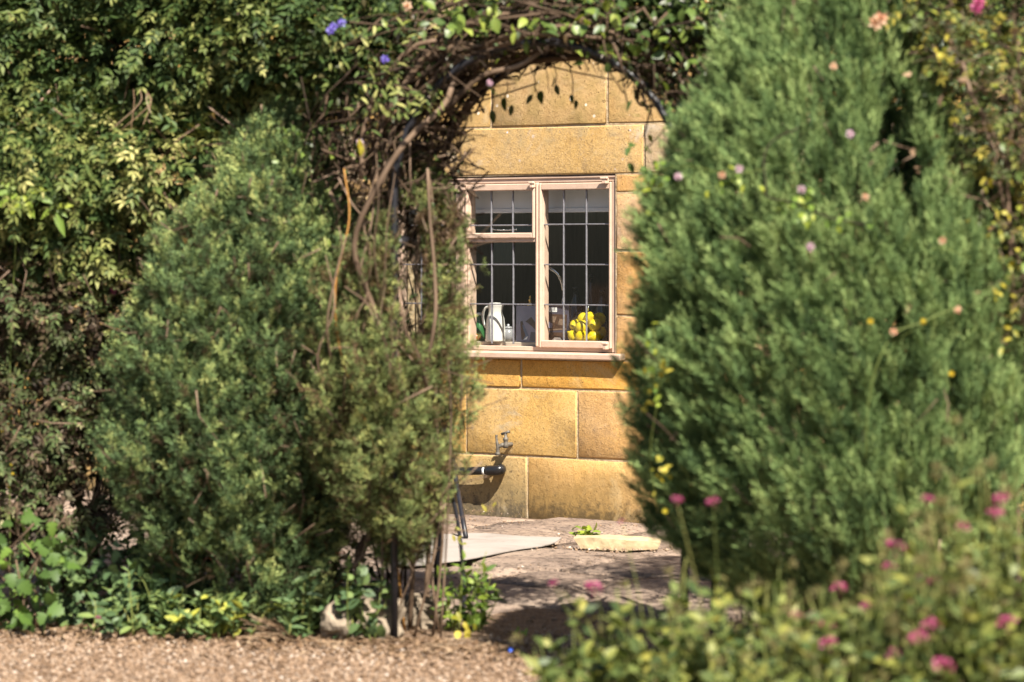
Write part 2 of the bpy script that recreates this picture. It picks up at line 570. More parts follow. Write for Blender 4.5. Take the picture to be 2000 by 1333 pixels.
    h = math_n(nt, 'SUBTRACT', math_n(nt, 'ADD', math_n(nt, 'MULTIPLY', fine, .30), math_n(nt, 'MULTIPLY', mid, .8)), math_n(nt, 'MULTIPLY', pit, 1.3))
    bump(nt, b, h, .009, .9)
    return m
M['stone'] = stone_mat()

def mortar_mat():
    m, nt, b = new_mat('lime_mortar')
    co = coord(nt)
    n = tex_noise(nt, 30, 5, .7, co)
    nt.links.new(ramp(nt, [(.3, (.26, .17, .08)), (.5, (.42, .31, .18)), (.7, (.54, .44, .30))], n), b.inputs['Base Color'])
    b.inputs['Roughness'].default_value = .95
    bump(nt, b, n, .008)
    return m
M['mortar'] = mortar_mat()

def paving_mat():
    m, nt, b = new_mat('weathered_paving')
    co = coord(nt)
    rnd = nt.nodes.new('ShaderNodeObjectInfo').outputs['Random']
    big = tex_noise(nt, 3.5, 6, .65, co, .5)
    fine = tex_noise(nt, 42, 6, .7, co)
    f = math_n(nt, 'ADD', big, math_n(nt, 'MULTIPLY', math_n(nt, 'SUBTRACT', rnd, .5), .16))
    c = ramp(nt, [(.30, (.15, .112, .092)), (.45, (.27, .20, .155)), (.6, (.35, .265, .205)), (.78, (.40, .315, .25))], f)
    c = mixc(nt, step(nt, fine, .52, .62, 0, .85), c, (.055, .043, .038))
    c = mixc(nt, step(nt, fine, .42, .33, 0, .8), c, (.42, .34, .26))
    nt.links.new(c, b.inputs['Base Color'])
    b.inputs['Roughness'].default_value = .9
    b.inputs['Specular IOR Level'].default_value = .2
    bump(nt, b, math_n(nt, 'ADD', fine, math_n(nt, 'MULTIPLY', big, 1.5)), .02, 1.0)
    return m
M['paving'] = paving_mat()

def ground_mat(name, stops, scale, bd):
    m, nt, b = new_mat(name)
    co = coord(nt)
    v = nt.nodes.new('ShaderNodeTexVoronoi')
    v.inputs['Scale'].default_value = scale
    nt.links.new(co, v.inputs['Vector'])
    sepc = nt.nodes.new('ShaderNodeSeparateColor')
    nt.links.new(v.outputs['Color'], sepc.inputs[0])
    n = tex_noise(nt, 4, 5, .6, co)
    f = math_n(nt, 'ADD', math_n(nt, 'MULTIPLY', sepc.outputs[0], .7), math_n(nt, 'MULTIPLY', n, .4))
    nt.links.new(ramp(nt, stops, f), b.inputs['Base Color'])
    b.inputs['Roughness'].default_value = .9
    b.inputs['Specular IOR Level'].default_value = .2
    bump(nt, b, math_n(nt, 'MULTIPLY', v.outputs['Distance'], -1), bd)
    return m
M['gravelsheet'] = ground_mat('gravel_ground', [(.1, (.08, .047, .03)), (.4, (.15, .094, .06)), (.7, (.21, .147, .10)), (1, (.28, .21, .16))], 75, .01)
M['soil'] = ground_mat('dry_soil', [(.1, (.07, .042, .026)), (.5, (.15, .098, .062)), (.9, (.22, .15, .10))], 60, .012)
M['pebble'] = leaf_mat('pebble_stone', [(0, (.075, .042, .024)), (.25, (.170, .106, .062)), (.6, (.262, .178, .118)), (.85, (.35, .265, .195)), (1, (.54, .48, .42))], .85, 0, .25)
M['limestone'] = plain('pale_limestone', (.42, .33, .20), .9, 0, .2, .25, 26, .006)
M['rock'] = plain('garden_rock', (.215, .172, .125), .9, 0, .2, .45, 14, .01)
def sheet_mat():
    m, nt, b = new_mat('offwhite_sheet')
    co = coord(nt)
    a, f = tex_noise(nt, 5, 6, .65, co, .5), tex_noise(nt, 40, 5, .7, co)
    c = ramp(nt, [(.3, (.23, .20, .175)), (.5, (.29, .26, .235)), (.75, (.32, .295, .27))], a)
    c = mixc(nt, step(nt, f, .60, .72, 0, .6), c, (.16, .125, .10))
    nt.links.new(c, b.inputs['Base Color'])
    b.inputs['Roughness'].default_value = .8
    bump(nt, b, a, .01)
    return m
M['sheet'] = sheet_mat()

def glass_mat(name, tint=(1, 1, 1), rough=0.0):
    m, nt, b = new_mat(name)
    tr = nt.nodes.new('ShaderNodeBsdfTransparent')
    tr.inputs['Color'].default_value = (*tint, 1)
    gl = nt.nodes.new('ShaderNodeBsdfGlossy')
    gl.inputs['Roughness'].default_value = rough
    lw = nt.nodes.new('ShaderNodeLayerWeight')
    lw.inputs['Blend'].default_value = .5
    fr = nt.nodes.new('ShaderNodeMath'); fr.operation = 'MULTIPLY_ADD'
    nt.links.new(math_n(nt, 'POWER', lw.outputs['Facing'], 5.0), fr.inputs[0])
    fr.inputs[1].default_value = .92; fr.inputs[2].default_value = .06
    mx = nt.nodes.new('ShaderNodeMixShader')
    nt.links.new(fr.outputs[0], mx.inputs[0])
    nt.links.new(tr.outputs[0], mx.inputs[1])
    nt.links.new(gl.outputs[0], mx.inputs[2])
    nt.links.new(mx.outputs[0], nt.nodes['Material Output'].inputs[0])
    return m
M['glass'] = glass_mat('window_glass', (.93, .95, .94), .02)
M['jarglass'] = glass_mat('jar_glass', (.96, .97, .96), .01)

# ------------------------------------------------------------------ ground
def sheet(name, pts, z, mat, **kw):
    V = np.array([(x, y, z) for x, y in pts], float)
    me = bpy.data.meshes.new(name)
    me.from_pydata([tuple(v) for v in V], [], [tuple(range(len(V)))])
    me.materials.append(mat)
    return link(name, me, None, kind='structure', **kw)

sheet('ground', [(-60, -40), (60, -40), (60, 80), (-60, 80)], 0.0, M['gravelsheet'])
# line of the border: nearer on the right
def edge_d(px): return 10.62 - .00068 * px
soil_front = [G(px, edge_d(px) - .02 + .05 * math.sin(px * .013) + .03 * math.sin(px * .041))[:2] for px in range(-900, 1001, 50)]
soil_front += [G(1060, 10.35)[:2], G(1250, 10.5)[:2], G(1400, 9.8)[:2], G(2100, 9.0)[:2], (4, 8.6), (5, 10)]
sheet('soil_bed', list(soil_front) + [(5, 19), (-6.5, 19)], 0.004, M['soil'])

# terrace of uneven slabs in the cottage's own directions
terrace = empty('terrace', (W0X, D, 0), -TH, kind='structure')
rt = np.random.default_rng(21)
def slab(s0, s1, y0, y1, h):
    n = 7
    us, vsn = np.linspace(0, 1, n), np.linspace(0, 1, n)
    V, Q = [], []
    c = rt.uniform(-.02, .02, size=(4, 2))
    tilt = rt.normal(size=2) * .006
    for j, v in enumerate(vsn):
        for i, u in enumerate(us):
            w = [(1 - u) * (1 - v), u * (1 - v), u * v, (1 - u) * v]
            x = s0 + (s1 - s0) * u + sum(w[k] * c[k][0] for k in range(4))
            y = y0 + (y1 - y0) * v + sum(w[k] * c[k][1] for k in range(4))
            edge = i in (0, n - 1) or j in (0, n - 1)
            if edge:
                x += rt.normal() * .008; y += rt.normal() * .008
            z = h + tilt[0] * (u - .5) + tilt[1] * (v - .5) + rt.normal() * .004 - (.014 if edge else 0)
            V.append((x, y, z))
    for j in range(n - 1):
        for i in range(n - 1):
            a = j * n + i
            Q.append((a, a + 1, a + n + 1, a + n))
    ring = [i for i in range(n)] + [j * n + n - 1 for j in range(1, n)] + [(n - 1) * n + i for i in range(n - 2, -1, -1)] + [j * n for j in range(n - 2, 0, -1)]
    b0 = len(V)
    for r in ring: V.append((V[r][0], V[r][1], -.03))
    m = len(ring)
    for k in range(m): Q.append((ring[(k + 1) % m], ring[k], b0 + k, b0 + (k + 1) % m))
    link('paving_slab', mesh_from('paving_slab', V, [Q], M['paving']), terrace)
y = -.03
row = 0
while y > -3.75:
    dep = rt.uniform(.42, .72)
    s = -4.2 + rt.uniform(0, .5)
    while s < 2.8:
        w = rt.uniform(.5, .95)
        # keep only slabs on the house side of the planted border
        wx, wy, _ = local_to_world(s + w / 2, y - dep / 2, 0)
        if wy > 10.75 - .25 * wx + (.15 if wx > .2 else 0):
            slab(s + .008, s + w - .008, y - dep + .008, y - .008, .030 + rt.uniform(-.008, .010))
        s += w
    y -= dep
    row += 1
# joints between slabs: grit and sand
jb = Soup()
pts = []
jx0 = [local_to_world(s_, y_, .006) for s_, y_ in ((-4.3, 0.03), (2.9, .03), (2.9, -1.6), (1.2, -3.0), (-.2, -3.75), (-1.2, -3.9), (-4.3, -3.4))]
sheet('terrace_bedding', [(p[0], p[1]) for p in jx0], .008, M['soil'])

# gravel: real pebbles near the lens, sheet beyond
rg = np.random.default_rng(5)
ico = bmesh.new()
bmesh.ops.create_icosphere(ico, subdivisions=1, radius=.5)
IV = np.array([v.co[:] for v in ico.verts]); IT = np.array([[v.index for v in f.verts] for f in ico.faces])
ico.free()
def pebble_tpl(r):
    V = IV * np.array([1, r.uniform(.6, .95), r.uniform(.4, .65)]) * (1 + r.normal(size=(len(IV), 1)) * .10)
    return V, IT, np.zeros(len(V))
PEB = [pebble_tpl(rg) for _ in range(6)]
gs = Soup()
N = 44000
u = rg.uniform(-.20, .20, N)
dd = rg.uniform(8.9, 10.95, N)
pxs = u * F + CX
ed = np.where(pxs < 1040, 10.62 - .00068 * pxs, 10.1)
keep = dd < ed + rg.normal(size=N) * .05 + np.where((pxs > 880) & (pxs < 1200), rg.exponential(.25, N), 0)
u, dd = u[keep], dd[keep]
pos = np.stack([u * dd, dd, np.full(len(u), .006)], 1)
size = np.minimum(rg.gamma(3.2, .0024, len(u)) + .0035, .019)
pos[:, 2] = .003 + size * rg.uniform(.1, .35, len(u))
for k in range(6):
    s_ = np.arange(len(u)) % 6 == k
    yd = np.stack([rg.normal(size=s_.sum()), rg.normal(size=s_.sum()), rg.normal(size=s_.sum()) * .25], 1)
    nr = np.stack([rg.normal(size=s_.sum()) * .3, rg.normal(size=s_.sum()) * .3, np.ones(s_.sum())], 1)
    scatter(gs, PEB[k], pos[s_], frames(yd, nr), size[s_], rg.beta(2.2, 2.2, s_.sum()))
gravel = link('gravel', gs.mesh('gravel', M['pebble'], True), None, kind='stuff')

# grit on the terrace and dry leaf litter along the border
gt = Soup()
N = 2600
s_ = rg.uniform(-1.2, 1.6, N); yy = -rg.beta(1.0, 1.1, N) * 3.6
p = np.array([local_to_world(a, b, .037) for a, b in zip(s_, yy)])
clump = lownoise(p, 4.5, 4) > .15
p = p[clump]
sz = rg.gamma(3, .0016, len(p)) + .002
scatter(gt, PEB[0], p, frames(rg.normal(size=(len(p), 3)) * [1, 1, .2], np.tile([0, 0, 1.], (len(p), 1))), sz, rg.beta(2, 2, len(p)))
N = 260
c0 = P(1208, 1082, 13.22)
p = np.stack([c0[0] + rg.normal(size=N) * .18, c0[1] - .05 + rg.normal(size=N) * .09, np.full(N, .038)], 1)
scatter(gt, PEB[1], p, frames(rg.normal(size=(N, 3)) * [1, 1, .2], np.tile([0, 0, 1.], (N, 1))), rg.gamma(3, .0022, N) + .002, rg.beta(2.5, 1.6, N))
link('grit', gt.mesh('grit', M['pebble'], True), None, kind='stuff')
lt = Soup()
N = 1500
pxs = rg.uniform(-150, 1080, N)
dl = 10.64 - .00068 * pxs + rg.normal(size=N) * .16 + .02 - rg.exponential(.09, N)
p = np.stack([(pxs - CX) / F * dl, dl, rg.uniform(.006, .022, N)], 1)
scatter(lt, leaf_small(.5, .12, .15), p, frames(rg.normal(size=(N, 3)) * [1, 1, .25], np.stack([rg.normal(size=N) * .4, rg.normal(size=N) * .4, np.ones(N)], 1)), rg.uniform(.018, .042, N), rg.beta(2, 2, N))
for _ in range(120):
    px = rg.uniform(100, 1000); d0 = edge_d(px) + rg.normal() * .08
    a = rg.uniform(0, 6.28); q = G(px, d0, .012)
    e = q + np.array([math.cos(a), math.sin(a) * .6, rg.uniform(0, .12)]) * rg.uniform(.06, .2)
    lt.add_tube([q, (q + e) / 2 + rg.normal(size=3) * .006, e], .0017, 4, rg.uniform(.3, 1))
link('leaf_litter', lt.mesh('leaf_litter', M['dry']), None, kind='stuff')

# ------------------------------------------------------------------ cottage
cottage = empty('stone_cottage', (W0X, D, 0), -TH, 'golden limestone cottage wall with a pink framed leaded window', 'cottage')
rs = np.random.default_rng(11)

def stone(s0, s1, z0, z1, proud=None):
    if s1 - s0 < .03 or z1 - z0 < .03: return
    g = .0055
    s0 += g; s1 -= g; z0 += g; z1 -= g
    pr = rs.uniform(.0005, .004) if proud is None else proud
    na, nb = 5, 4
    us = np.linspace(s0 + .006, s1 - .006, na); wz = np.linspace(z0 + .006, z1 - .006, nb)

    V, Q = [], []
    for z in wz:
        for x in us: V.append((x, -pr + rs.normal() * .0009, z))
    for j in range(nb - 1):
        for i in range(na - 1):
            a = j * na + i
            Q.append((a, a + 1, a + na + 1, a + na))
    ring = [i for i in range(na)] + [j * na + na - 1 for j in range(1, nb)] + [(nb - 1) * na + i for i in range(na - 2, -1, -1)] + [j * na for j in range(nb - 2, 0, -1)]
    m = len(ring)
    prev = ring
    for dpt, grow in ((.0008, .0038), (.004, .0062), (.05, .0062)):
        cur = []
        for r in ring:
            x, _, z = V[r]
            gx = -grow if abs(x - us[0]) < 1e-6 else (grow if abs(x - us[-1]) < 1e-6 else 0)
            gz = -grow if abs(z - wz[0]) < 1e-6 else (grow if abs(z - wz[-1]) < 1e-6 else 0)
            jit = 0 if dpt > .05 else 1
            cur.append(len(V))
            V.append((x + gx + (rs.normal() * .0022 if gx == 0 or True else 0) * jit, -pr + dpt, z + gz + rs.normal() * .0022 * jit))
        for k in range(m): Q.append((prev[(k + 1) % m], prev[k], cur[k], cur[(k + 1) % m]))
        prev = cur
    o = link('stone', mesh_from('stone', V, [np.array(Q)[:, ::-1]], M['stone'], smooth=False), cottage)
    k = rs.uniform(.86, 1.08); w = rs.normal() * .05
    o.color = (k * (1 + w), k, k * (1 - 2 * w), 1)
    return o

def course(y_lo, y_hi, joints_px, s_from=-5.0, s_to=4.0, z_lo=None, z_hi=None):
    z0 = Zw(1060, y_lo) if z_lo is None else z_lo
    z1 = Zw(1060, y_hi) if z_hi is None else z_hi
    js = sorted(S(p_) for p_ in joints_px)
    s = js[0] if js else (s_from + s_to) / 2
    left = []
    while s > s_from:
        s -= rs.uniform(.45, .85); left.append(s)
    s = js[-1] if js else (s_from + s_to) / 2
    right = []
    while s < s_to:
        s += rs.uniform(.45, .85); right.append(s)
    allj = sorted(left) + js + right
    allj = [min(max(q, s_from), s_to) for q in allj]
    for a, b in zip(allj[:-1], allj[1:]):
        if b - a > .04: stone(a, b, z0, z1)

WL, WR = S(762), S(1201)
ZS0, ZS1, ZH = .790, .829, 1.688     # sill foot, sill top, head
course(1030, 893, [1030, 1390], z_lo=-.03)
course(893, 760, [911, 1128])
course(760, 700, [1018, 1258], z_hi=ZS0)
c3 = ZS0
# beside the window
for (yl, yh) in ((None, 617), (617, 490.5), (490.5, 376), (376, 339)):
    z0 = c3 if yl is None else Zw(1215, yl)
    z1 = ZH if yh == 339 else Zw(1215, yh)
    s = WR + .004
    first = True
    while s < 4.0:
        w = rs.uniform(.24, .5) if first else rs.uniform(.4, .8)
        stone(s, min(s + w, 4.0), z0, z1, .001 if first else None); s += w; first = False
    s = WL - .004
    first = True
    while s > -5.0:
        w = rs.uniform(.24, .5) if first else rs.uniform(.4, .8)
        stone(max(s - w, -5.0), s, z0, z1); s -= w; first = False
course(None, 247, [700, 1258], z_lo=ZH, z_hi=Zw(1060, 247))
for o in cottage.children:              # the long lintel is a greyer stone, the row under the sill the most orange one
    if o.type != 'MESH' or not o.name.startswith('stone'): continue
    zs = [v.co.z for v in o.data.vertices]; xs = [v.co.x for v in o.data.vertices]
    zc, xc = (min(zs) + max(zs)) / 2, (min(xs) + max(xs)) / 2
    if zc > ZH: o.color = (.88, 1.0, 1.45, 1)
    elif ZS0 - .2 < zc < ZS0: o.color = (1.05, .97, .75, 1)
    elif xc > WR and zc > ZS0: o.color = (.98, .98, 1.25, 1)
    elif abs(zc - Zw(1060, 826)) < .02 and xc > S(1128) : o.color = (1.0, 1.03, 1.35, 1)
course(247, 112, [960, 1186])
course(112, -20, [1068, 1290])
course(-20, -150, [1000])
course(-150, -300, [1100])
bm = bmesh.new()
TOPZ = Zw(1060, -300)
box_bm(bm, -5.0, WL - .002, 0.0022, .30, -.05, TOPZ, 0)
box_bm(bm, WR + .002, 4.0, 0.0022, .30, -.05, TOPZ, 0)
box_bm(bm, WL - .002, WR + .002, 0.0022, .30, -.05, ZS0, 0)
box_bm(bm, WL - .002, WR + .002, 0.0022, .30, ZH, TOPZ, 0)
bm_obj('mortar', bm, M['mortar'], cottage)
bm = bmesh.new()
for b_ in ((-2.6, 2.2, 2.6, 2.7, 0, 2.5), (-2.7, -2.6, .30, 2.7, 0, 2.5), (2.2, 2.3, .30, 2.7, 0, 2.5), (-2.7, 2.3, .30, 2.7, 2.5, 2.6), (-2.7, 2.3, .30, 2.7, -.04, 0.0)):
    box_bm(bm, *b_, 0)
bm_obj('interior_wall', bm, M['room'], cottage)
bm = bmesh.new()
box_bm(bm, WL + .003, WR - .003, .10, .52, .835, .868, .003)
bm_obj('window_board', bm, M['worktop'], cottage)

# window: frame > mullions, casements, panes, cames, hinges, sill
YF = .012
ZG0, ZG1 = .880, 1.612
bm = bmesh.new()
box_bm(bm, WL, WR, YF, .10, 1.652, ZH - .004, .003)            # head
box_bm(bm, WL, WL + .03, YF, .10, ZS1, 1.652, .002)
box_bm(bm, S(1192.5), WR, YF, .10, ZS1, 1.652, .002)
box_bm(bm, WL, WR, YF + .012, .10, ZS1, .850, .002)            # bottom rail
box_bm(bm, WL, WR, YF - .006, YF + .02, 1.672, ZH - .006, .002)   # drip bead
window = bm_obj('window', bm, M['paint'], cottage)
M1 = (S(1043.5), S(1050)); M2 = (S(896), S(907))
for a, b in (M1, M2):
    bm = bmesh.new()
    box_bm(bm, a, b, YF - .002, .098, .849, 1.653, .003)
    box_bm(bm, a + .005, b - .005, YF - .008, YF + .004, .853, 1.650, .002)
    bm_obj('mullion', bm, M['paint'], window)

def casement(s0, s1, z0, z1, yf, st=.026, rail_b=.034, rail_t=.030):
    bm = bmesh.new()
    box_bm(bm, s0, s0 + st, yf, yf + .042, z0, z1, .004)
    box_bm(bm, s1 - st, s1, yf, yf + .042, z0, z1, .004)
    box_bm(bm, s0 + st - .002, s1 - st + .002, yf + .001, yf + .041, z0 + .001, z0 + rail_b, .004)
    box_bm(bm, s0 + st - .002, s1 - st + .002, yf + .001, yf + .041, z1 - rail_t, z1 - .001, .004)
    bm_obj('casement', bm, M['paint'], window)
    return s0 + st, s1 - st, z0 + rail_b, z1 - rail_t

def glazing(s0, s1, z0, z1, cols, rows, yg):
    """panes, each an object, and the lead between them"""
    cs = [s0] + cols + [s1]; rz = [z0] + rows + [z1]
    for i in range(len(cs) - 1):
        for j in range(len(rz) - 1):
            a, b, c, d = cs[i] - .002, cs[i + 1] + .002, rz[j] - .002, rz[j + 1] + .002
            t1, t2 = rs.normal() * .0012, rs.normal() * .0012
            V = [(a, yg - t1, c), (b, yg + t1, c), (b, yg + t1 + t2, d), (a, yg - t1 + t2, d)]
            link('pane', mesh_from('pane', V, [[(0, 1, 2, 3)]], M['glass']), window)
    for c in cols:
        bm = bmesh.new()
        box_bm(bm, c - .0034, c + .0034, yg - .006, yg + .006, z0 - .002, z1 + .002, .002)
        bm_obj('lead_came', bm, M['lead'], window)
    for r in rows:
        bm = bmesh.new()
        box_bm(bm, s0 - .002, s1 + .002, yg - .0052, yg + .0052, r - .0034, r + .0034, .0015)
        bm_obj('lead_came', bm, M['lead'], window)

YG = .036
def SG(px): return L(px, YG)
rows = [1.056, 1.252, 1.448]
# right-hand opening light
a, b, c, d = casement(S(1050.5), S(1192), .846, 1.650, YF - .006, .0145, .036, .034)
glazing(a, b, c, d, [SG(1101.5), SG(1146)], rows, YG)
# middle: top-hung light above a fixed one
bm = bmesh.new()
box_bm(bm, M2[1], M1[0], YF, .098, 1.362, 1.392, .003)
bm_obj('transom', bm, M['paint'], window)
a, b, c, d = casement(M2[1] + .001, M1[0] - .001, 1.380, 1.650, YF - .012, .015, .028, .034)
glazing(a, b, c, d, [SG(961), SG(1003)], [1.446], YG - .004)
bm = bmesh.new()
box_bm(bm, M2[1], M2[1] + .011, YF + .010, .09, .85, 1.362, .003)
bm_obj('glazing_bead', bm, M['paint'], window)
bm = bmesh.new()
box_bm(bm, M1[0] - .010, M1[0], YF + .010, .09, .85, 1.362, .003)
bm_obj('glazing_bead', bm, M['paint'], window)
glazing(M2[1] + .011, M1[0] - .010, .862, 1.362, [SG(961), SG(1003)], [1.056, 1.252], YG)
# left-hand light, mostly behind the climber
a, b, c, d = casement(WL + .031, M2[0] - .001, .846, 1.650, YF - .006, .024, .036, .034)
glazing(a, b, c, d, [a + (b - a) / 3, a + (b - a) * 2 / 3], rows, YG)
# sill
bm = bmesh.new()
r = box_bm(bm, WL - .06, S(1221), -.044, .10, ZS0 + .001, ZS1, .006)
for v in bm.verts:
    if v.co.z > ZS1 - .012 and v.co.y < 0: v.co.z -= .006
bm_obj('sill', bm, M['paint'], window)
# hinges and stay
def hinge(s, z, h=.026, w=.020, y=YF - .03):
    bm = bmesh.new()
    box_bm(bm, s - w / 2, s + w / 2, y, y + .03, z - h / 2, z + h / 2, .003)
    box_bm(bm, s - w * .8, s + w * .8, y - .004, y + .012, z + h / 2 - .006, z + h / 2 + .005, .003)
    V, Q = lathe([(.0, -.012), (.006, -.012), (.006, .012), (.0, .012)], 10, s + w * .45, y - .002, z)
    o = bm_obj('hinge', bm, M['paint'], window)
hinge(S(908), 1.634); hinge(S(1041), 1.640)
hinge(S(1183), 1.655, .028, .026); hinge(S(1184), .858, .030, .020)
st = Soup()
st.add_tube(smooth_path([(L(962, .07), .06, 1.440), (L(968, .07), .06, 1.425), (L(990, .07), .062, 1.421), (L(1012, .07), .06, 1.426)], 5), .0035, 6)
for k in range(4): st.add(*lathe([(.0, -.004), (.006, 0), (.0, .005)], 8, L(975 + 12 * k, .07), .060, 1.424)[:1], Q=lathe([(.0, -.004), (.006, 0), (.0, .005)], 8)[1])
link('window_stay', st.mesh('window_stay', M['chrome'], True), window)

# roller blind in the room
bm = bmesh.new()
nseg = 14
blind = empty('roller_blind', local_to_world(0, .15, 1.50), -TH, 'pale grey roller blind half lowered behind the window glass', 'blind')
bm = bmesh.new()
box_bm(bm, WL - .03, WR + .03, .0, .004, .002, .30, .001)
bm_obj('blind_cloth', bm, M['blind'], blind)
bm = bmesh.new()
box_bm(bm, WL - .03, WR + .03, -.006, .008, -.020, .003, .003)
bm_obj('hem_bar', bm, M['blind'], blind)
V, Q = lathe([(.0, 0), (.02, 0), (.02, WR - WL + .06), (0, WR - WL + .06)], 16)
V = np.stack([WL - .03 + V[:, 2], V[:, 0] + .01, V[:, 1] + .29], 1)
link('roller', mesh_from('roller', V, [Q], M['blind'], smooth=True), blind)
blind.location = local_to_world(0, .14, 1.528)

# ---- things on the window board
ZB = .869
def on_board(name, px, y, label, cat, group=None, rz=0.0):
    return empty(name, local_to_world(L(px, y), y, ZB), -TH + rz, label, cat, group)

jug = on_board('jug', 968, .108, 'tall white enamel jug with a big loop handle on the window board', 'jug')
prof = [(.0, .0), (.050, .0), (.052, .006), (.050, .02), (.048, .08), (.044, .115), (.036, .135), (.034, .150), (.035, .178), (.038, .186), (.036, .187), (.032, .178), (.031, .15), (.033, .13), (.04, .11), (.045, .02), (.0, .012)]
V, Q = lathe(prof, 28)
lip = (V[:, 2] > .165)
V[lip, 0] *= 1 + .22 * np.clip((V[lip, 0]) / .038, 0, 1)
link('vessel', mesh_from('vessel', V, [Q], M['jug'], smooth=True), jug)
V, Q, T = tube(smooth_path([(-.033, 0, .170), (-.058, 0, .168), (-.076, 0, .14), (-.074, 0, .10), (-.062, 0, .075), (-.047, 0, .065)], 6), .0065, 8)
link('handle', mesh_from('handle', V, [Q, T], M['jug'], smooth=True), jug)
lidv, lidq = lathe([(.0, .186), (.034, .186), (.030, .192), (.0, .194)], 20)
link('lid', mesh_from('lid', lidv, [lidq], M['jug'], smooth=True), jug)

# glass storage jar with lemons
jar = on_board('glass_jar', 1149, .136, 'round glass jar filled with lemons at the right end of the board', 'jar')
JP = [(.0, .001), (.086, .001), (.093, .008), (.096, .05), (.094, .100), (.082, .128), (.058, .140), (.056, .146)]
V, Q = lathe(JP, 32)
link('glass_body', mesh_from('glass_body', V, [Q], M['jarglass'], smooth=True), jar)
V, Q = lathe([(.0, .156), (.02, .156), (.052, .153), (.058, .149), (.058, .143), (.0, .143)], 28)
link('lid', mesh_from('lid', V, [Q], M['jarglass'], smooth=True), jar)
V, Q = lathe([(.0, .156), (.008, .156), (.007, .162), (.012, .168), (.011, .175), (.0, .178)], 16)
link('knob', mesh_from('knob', V, [Q], M['chrome'], smooth=True), jar)
lemons = [(-.052, -.028, .030, 'lowest lemon at the left, bottom of the glass jar'),
          (.002, -.052, .029, 'lowest lemon in the middle, bottom of the glass jar'),
          (.052, -.024, .031, 'lowest lemon at the right, bottom of the glass jar'),
          (-.054, -.012, .078, 'upper left lemon resting against the jar wall, stalk end showing'),
          (-.004, -.042, .072, 'big lemon at the front centre of the glass jar'),
          (.050, -.018, .082, 'lemon against the right wall of the jar, middle height'),
          (-.024, .004, .108, 'topmost lemon to the left of the jar neck'),
          (.022, -.016, .112, 'topmost lemon under the middle of the jar lid'),
          (.040, .034, .108, 'topmost lemon at the back right of the jar neck'),
          (0.0, .035, .05, 'lemon hidden in the middle of the jar behind the front ones'), (-.04, .035, .055, 'lemon hidden at the back left of the jar'), (.045, .03, .045, 'lemon hidden at the back right of the jar')]
LP_ = [(0, -.036), (.003, -.0355), (.0055, -.031), (.016, -.025), (.0245, -.013), (.0268, 0), (.0245, .013), (.017, .024), (.008, .030), (.0055, .034), (.0035, .0375), (0, .038)]
lv, lq = lathe(LP_, 18)
lemon_me = mesh_from('lemon', lv, [lq], M['lemon'], smooth=True)
jw = Vector(jar.location)
Rz = Matrix.Rotation(-TH, 3, 'Z')
for i, (x, y_, z, lab) in enumerate(lemons):
    o = link('lemon', lemon_me, None, label=lab or 'lemon at the back of the glass jar behind the others', cat='lemon', group='lemons in the glass jar')
    o.location = jw + Rz @ Vector((x * 1.1, y_ * 1.1, z * 1.08)); o.scale = (1.2, 1.2, 1.12)
    o.rotation_euler = (rs.uniform(.2, 2.9), rs.uniform(-1.2, 1.2), rs.uniform(0, 6.28))

# magazines propped against the glass
M['cover_dark'] = plain('dark_cover', (.055, .05, .07), .3, 0, .5, .15, 20)
M['cover_mauve'] = plain('mauve_cover', (.19, .18, .25), .3, 0, .5, .15, 12)
M['ink_white'] = plain('white_print', (.85, .85, .83), .4)
M['ink_brown'] = plain('brown_print', (.055, .028, .016), .4, 0, .5, .5, 60)
M['ink_tan'] = plain('tan_print', (.17, .115, .08), .4, 0, .5, .4, 50)
M['ink_blue'] = plain('blue_print', (.07, .11, .19), .4)
M['paper'] = plain('page_paper', (.7, .68, .64), .7)
def magazine(name_label, px, y, w, h, lean, cover, prints, words=None, rz=0.0, shear=0.0):
    mg = on_board('magazine', px, y - .012, name_label, 'magazine', 'magazines propped inside the window', rz)
    R = Matrix.Rotation(-lean, 3, 'X')
    def flat(name, poly, off, mat):
        V = [tuple(R @ Vector((x + shear * z, off, z))) for x, z in poly]
        link(name, mesh_from(name, V, [[tuple(range(len(V)))]], mat), mg)
    bm = bmesh.new()
    box_bm(bm, -w / 2, w / 2, .0, .006, 0, h, .0006)
    for v in bm.verts: v.co = R @ Vector((v.co.x + shear * v.co.z, v.co.y, v.co.z))
    bm_obj('cover', bm, cover, mg)
    bm = bmesh.new()
    box_bm(bm, -w / 2 + .002, w / 2 - .002, .0062, .011, .002, h - .002, .0006)
    for v in bm.verts: v.co = R @ Vector((v.co.x + shear * v.co.z, v.co.y, v.co.z))
    bm_obj('pages', bm, M['paper'], mg)
    for k, (poly, mat) in enumerate(prints): flat('cover_print', poly, -.0006 - .0003 * k, mat)
    if words:
        txt, x, z, size = words
        cu = bpy.data.curves.new('title_lettering', 'FONT')
        cu.body = txt; cu.size = size; cu.offset = .0006; cu.space_character = 1.08
        cu.materials.append(M['ink_white'])
        tmp = bpy.data.objects.new('title_lettering', cu)
        me = bpy.data.meshes.new_from_object(tmp)
        bpy.data.objects.remove(tmp)
        o = bpy.data.objects.new('title_lettering', me); C.objects.link(o); o.parent = mg
        if not me.materials: me.materials.append(M['ink_white'])
        o.matrix_local = Matrix.Translation(R @ Vector((x, -.0022, z))) @ (R.to_4x4() @ Matrix.Rotation(math.pi / 2, 4, 'X')) @ Matrix.Diagonal((.72, 1.25, 1, 1))
    return mg
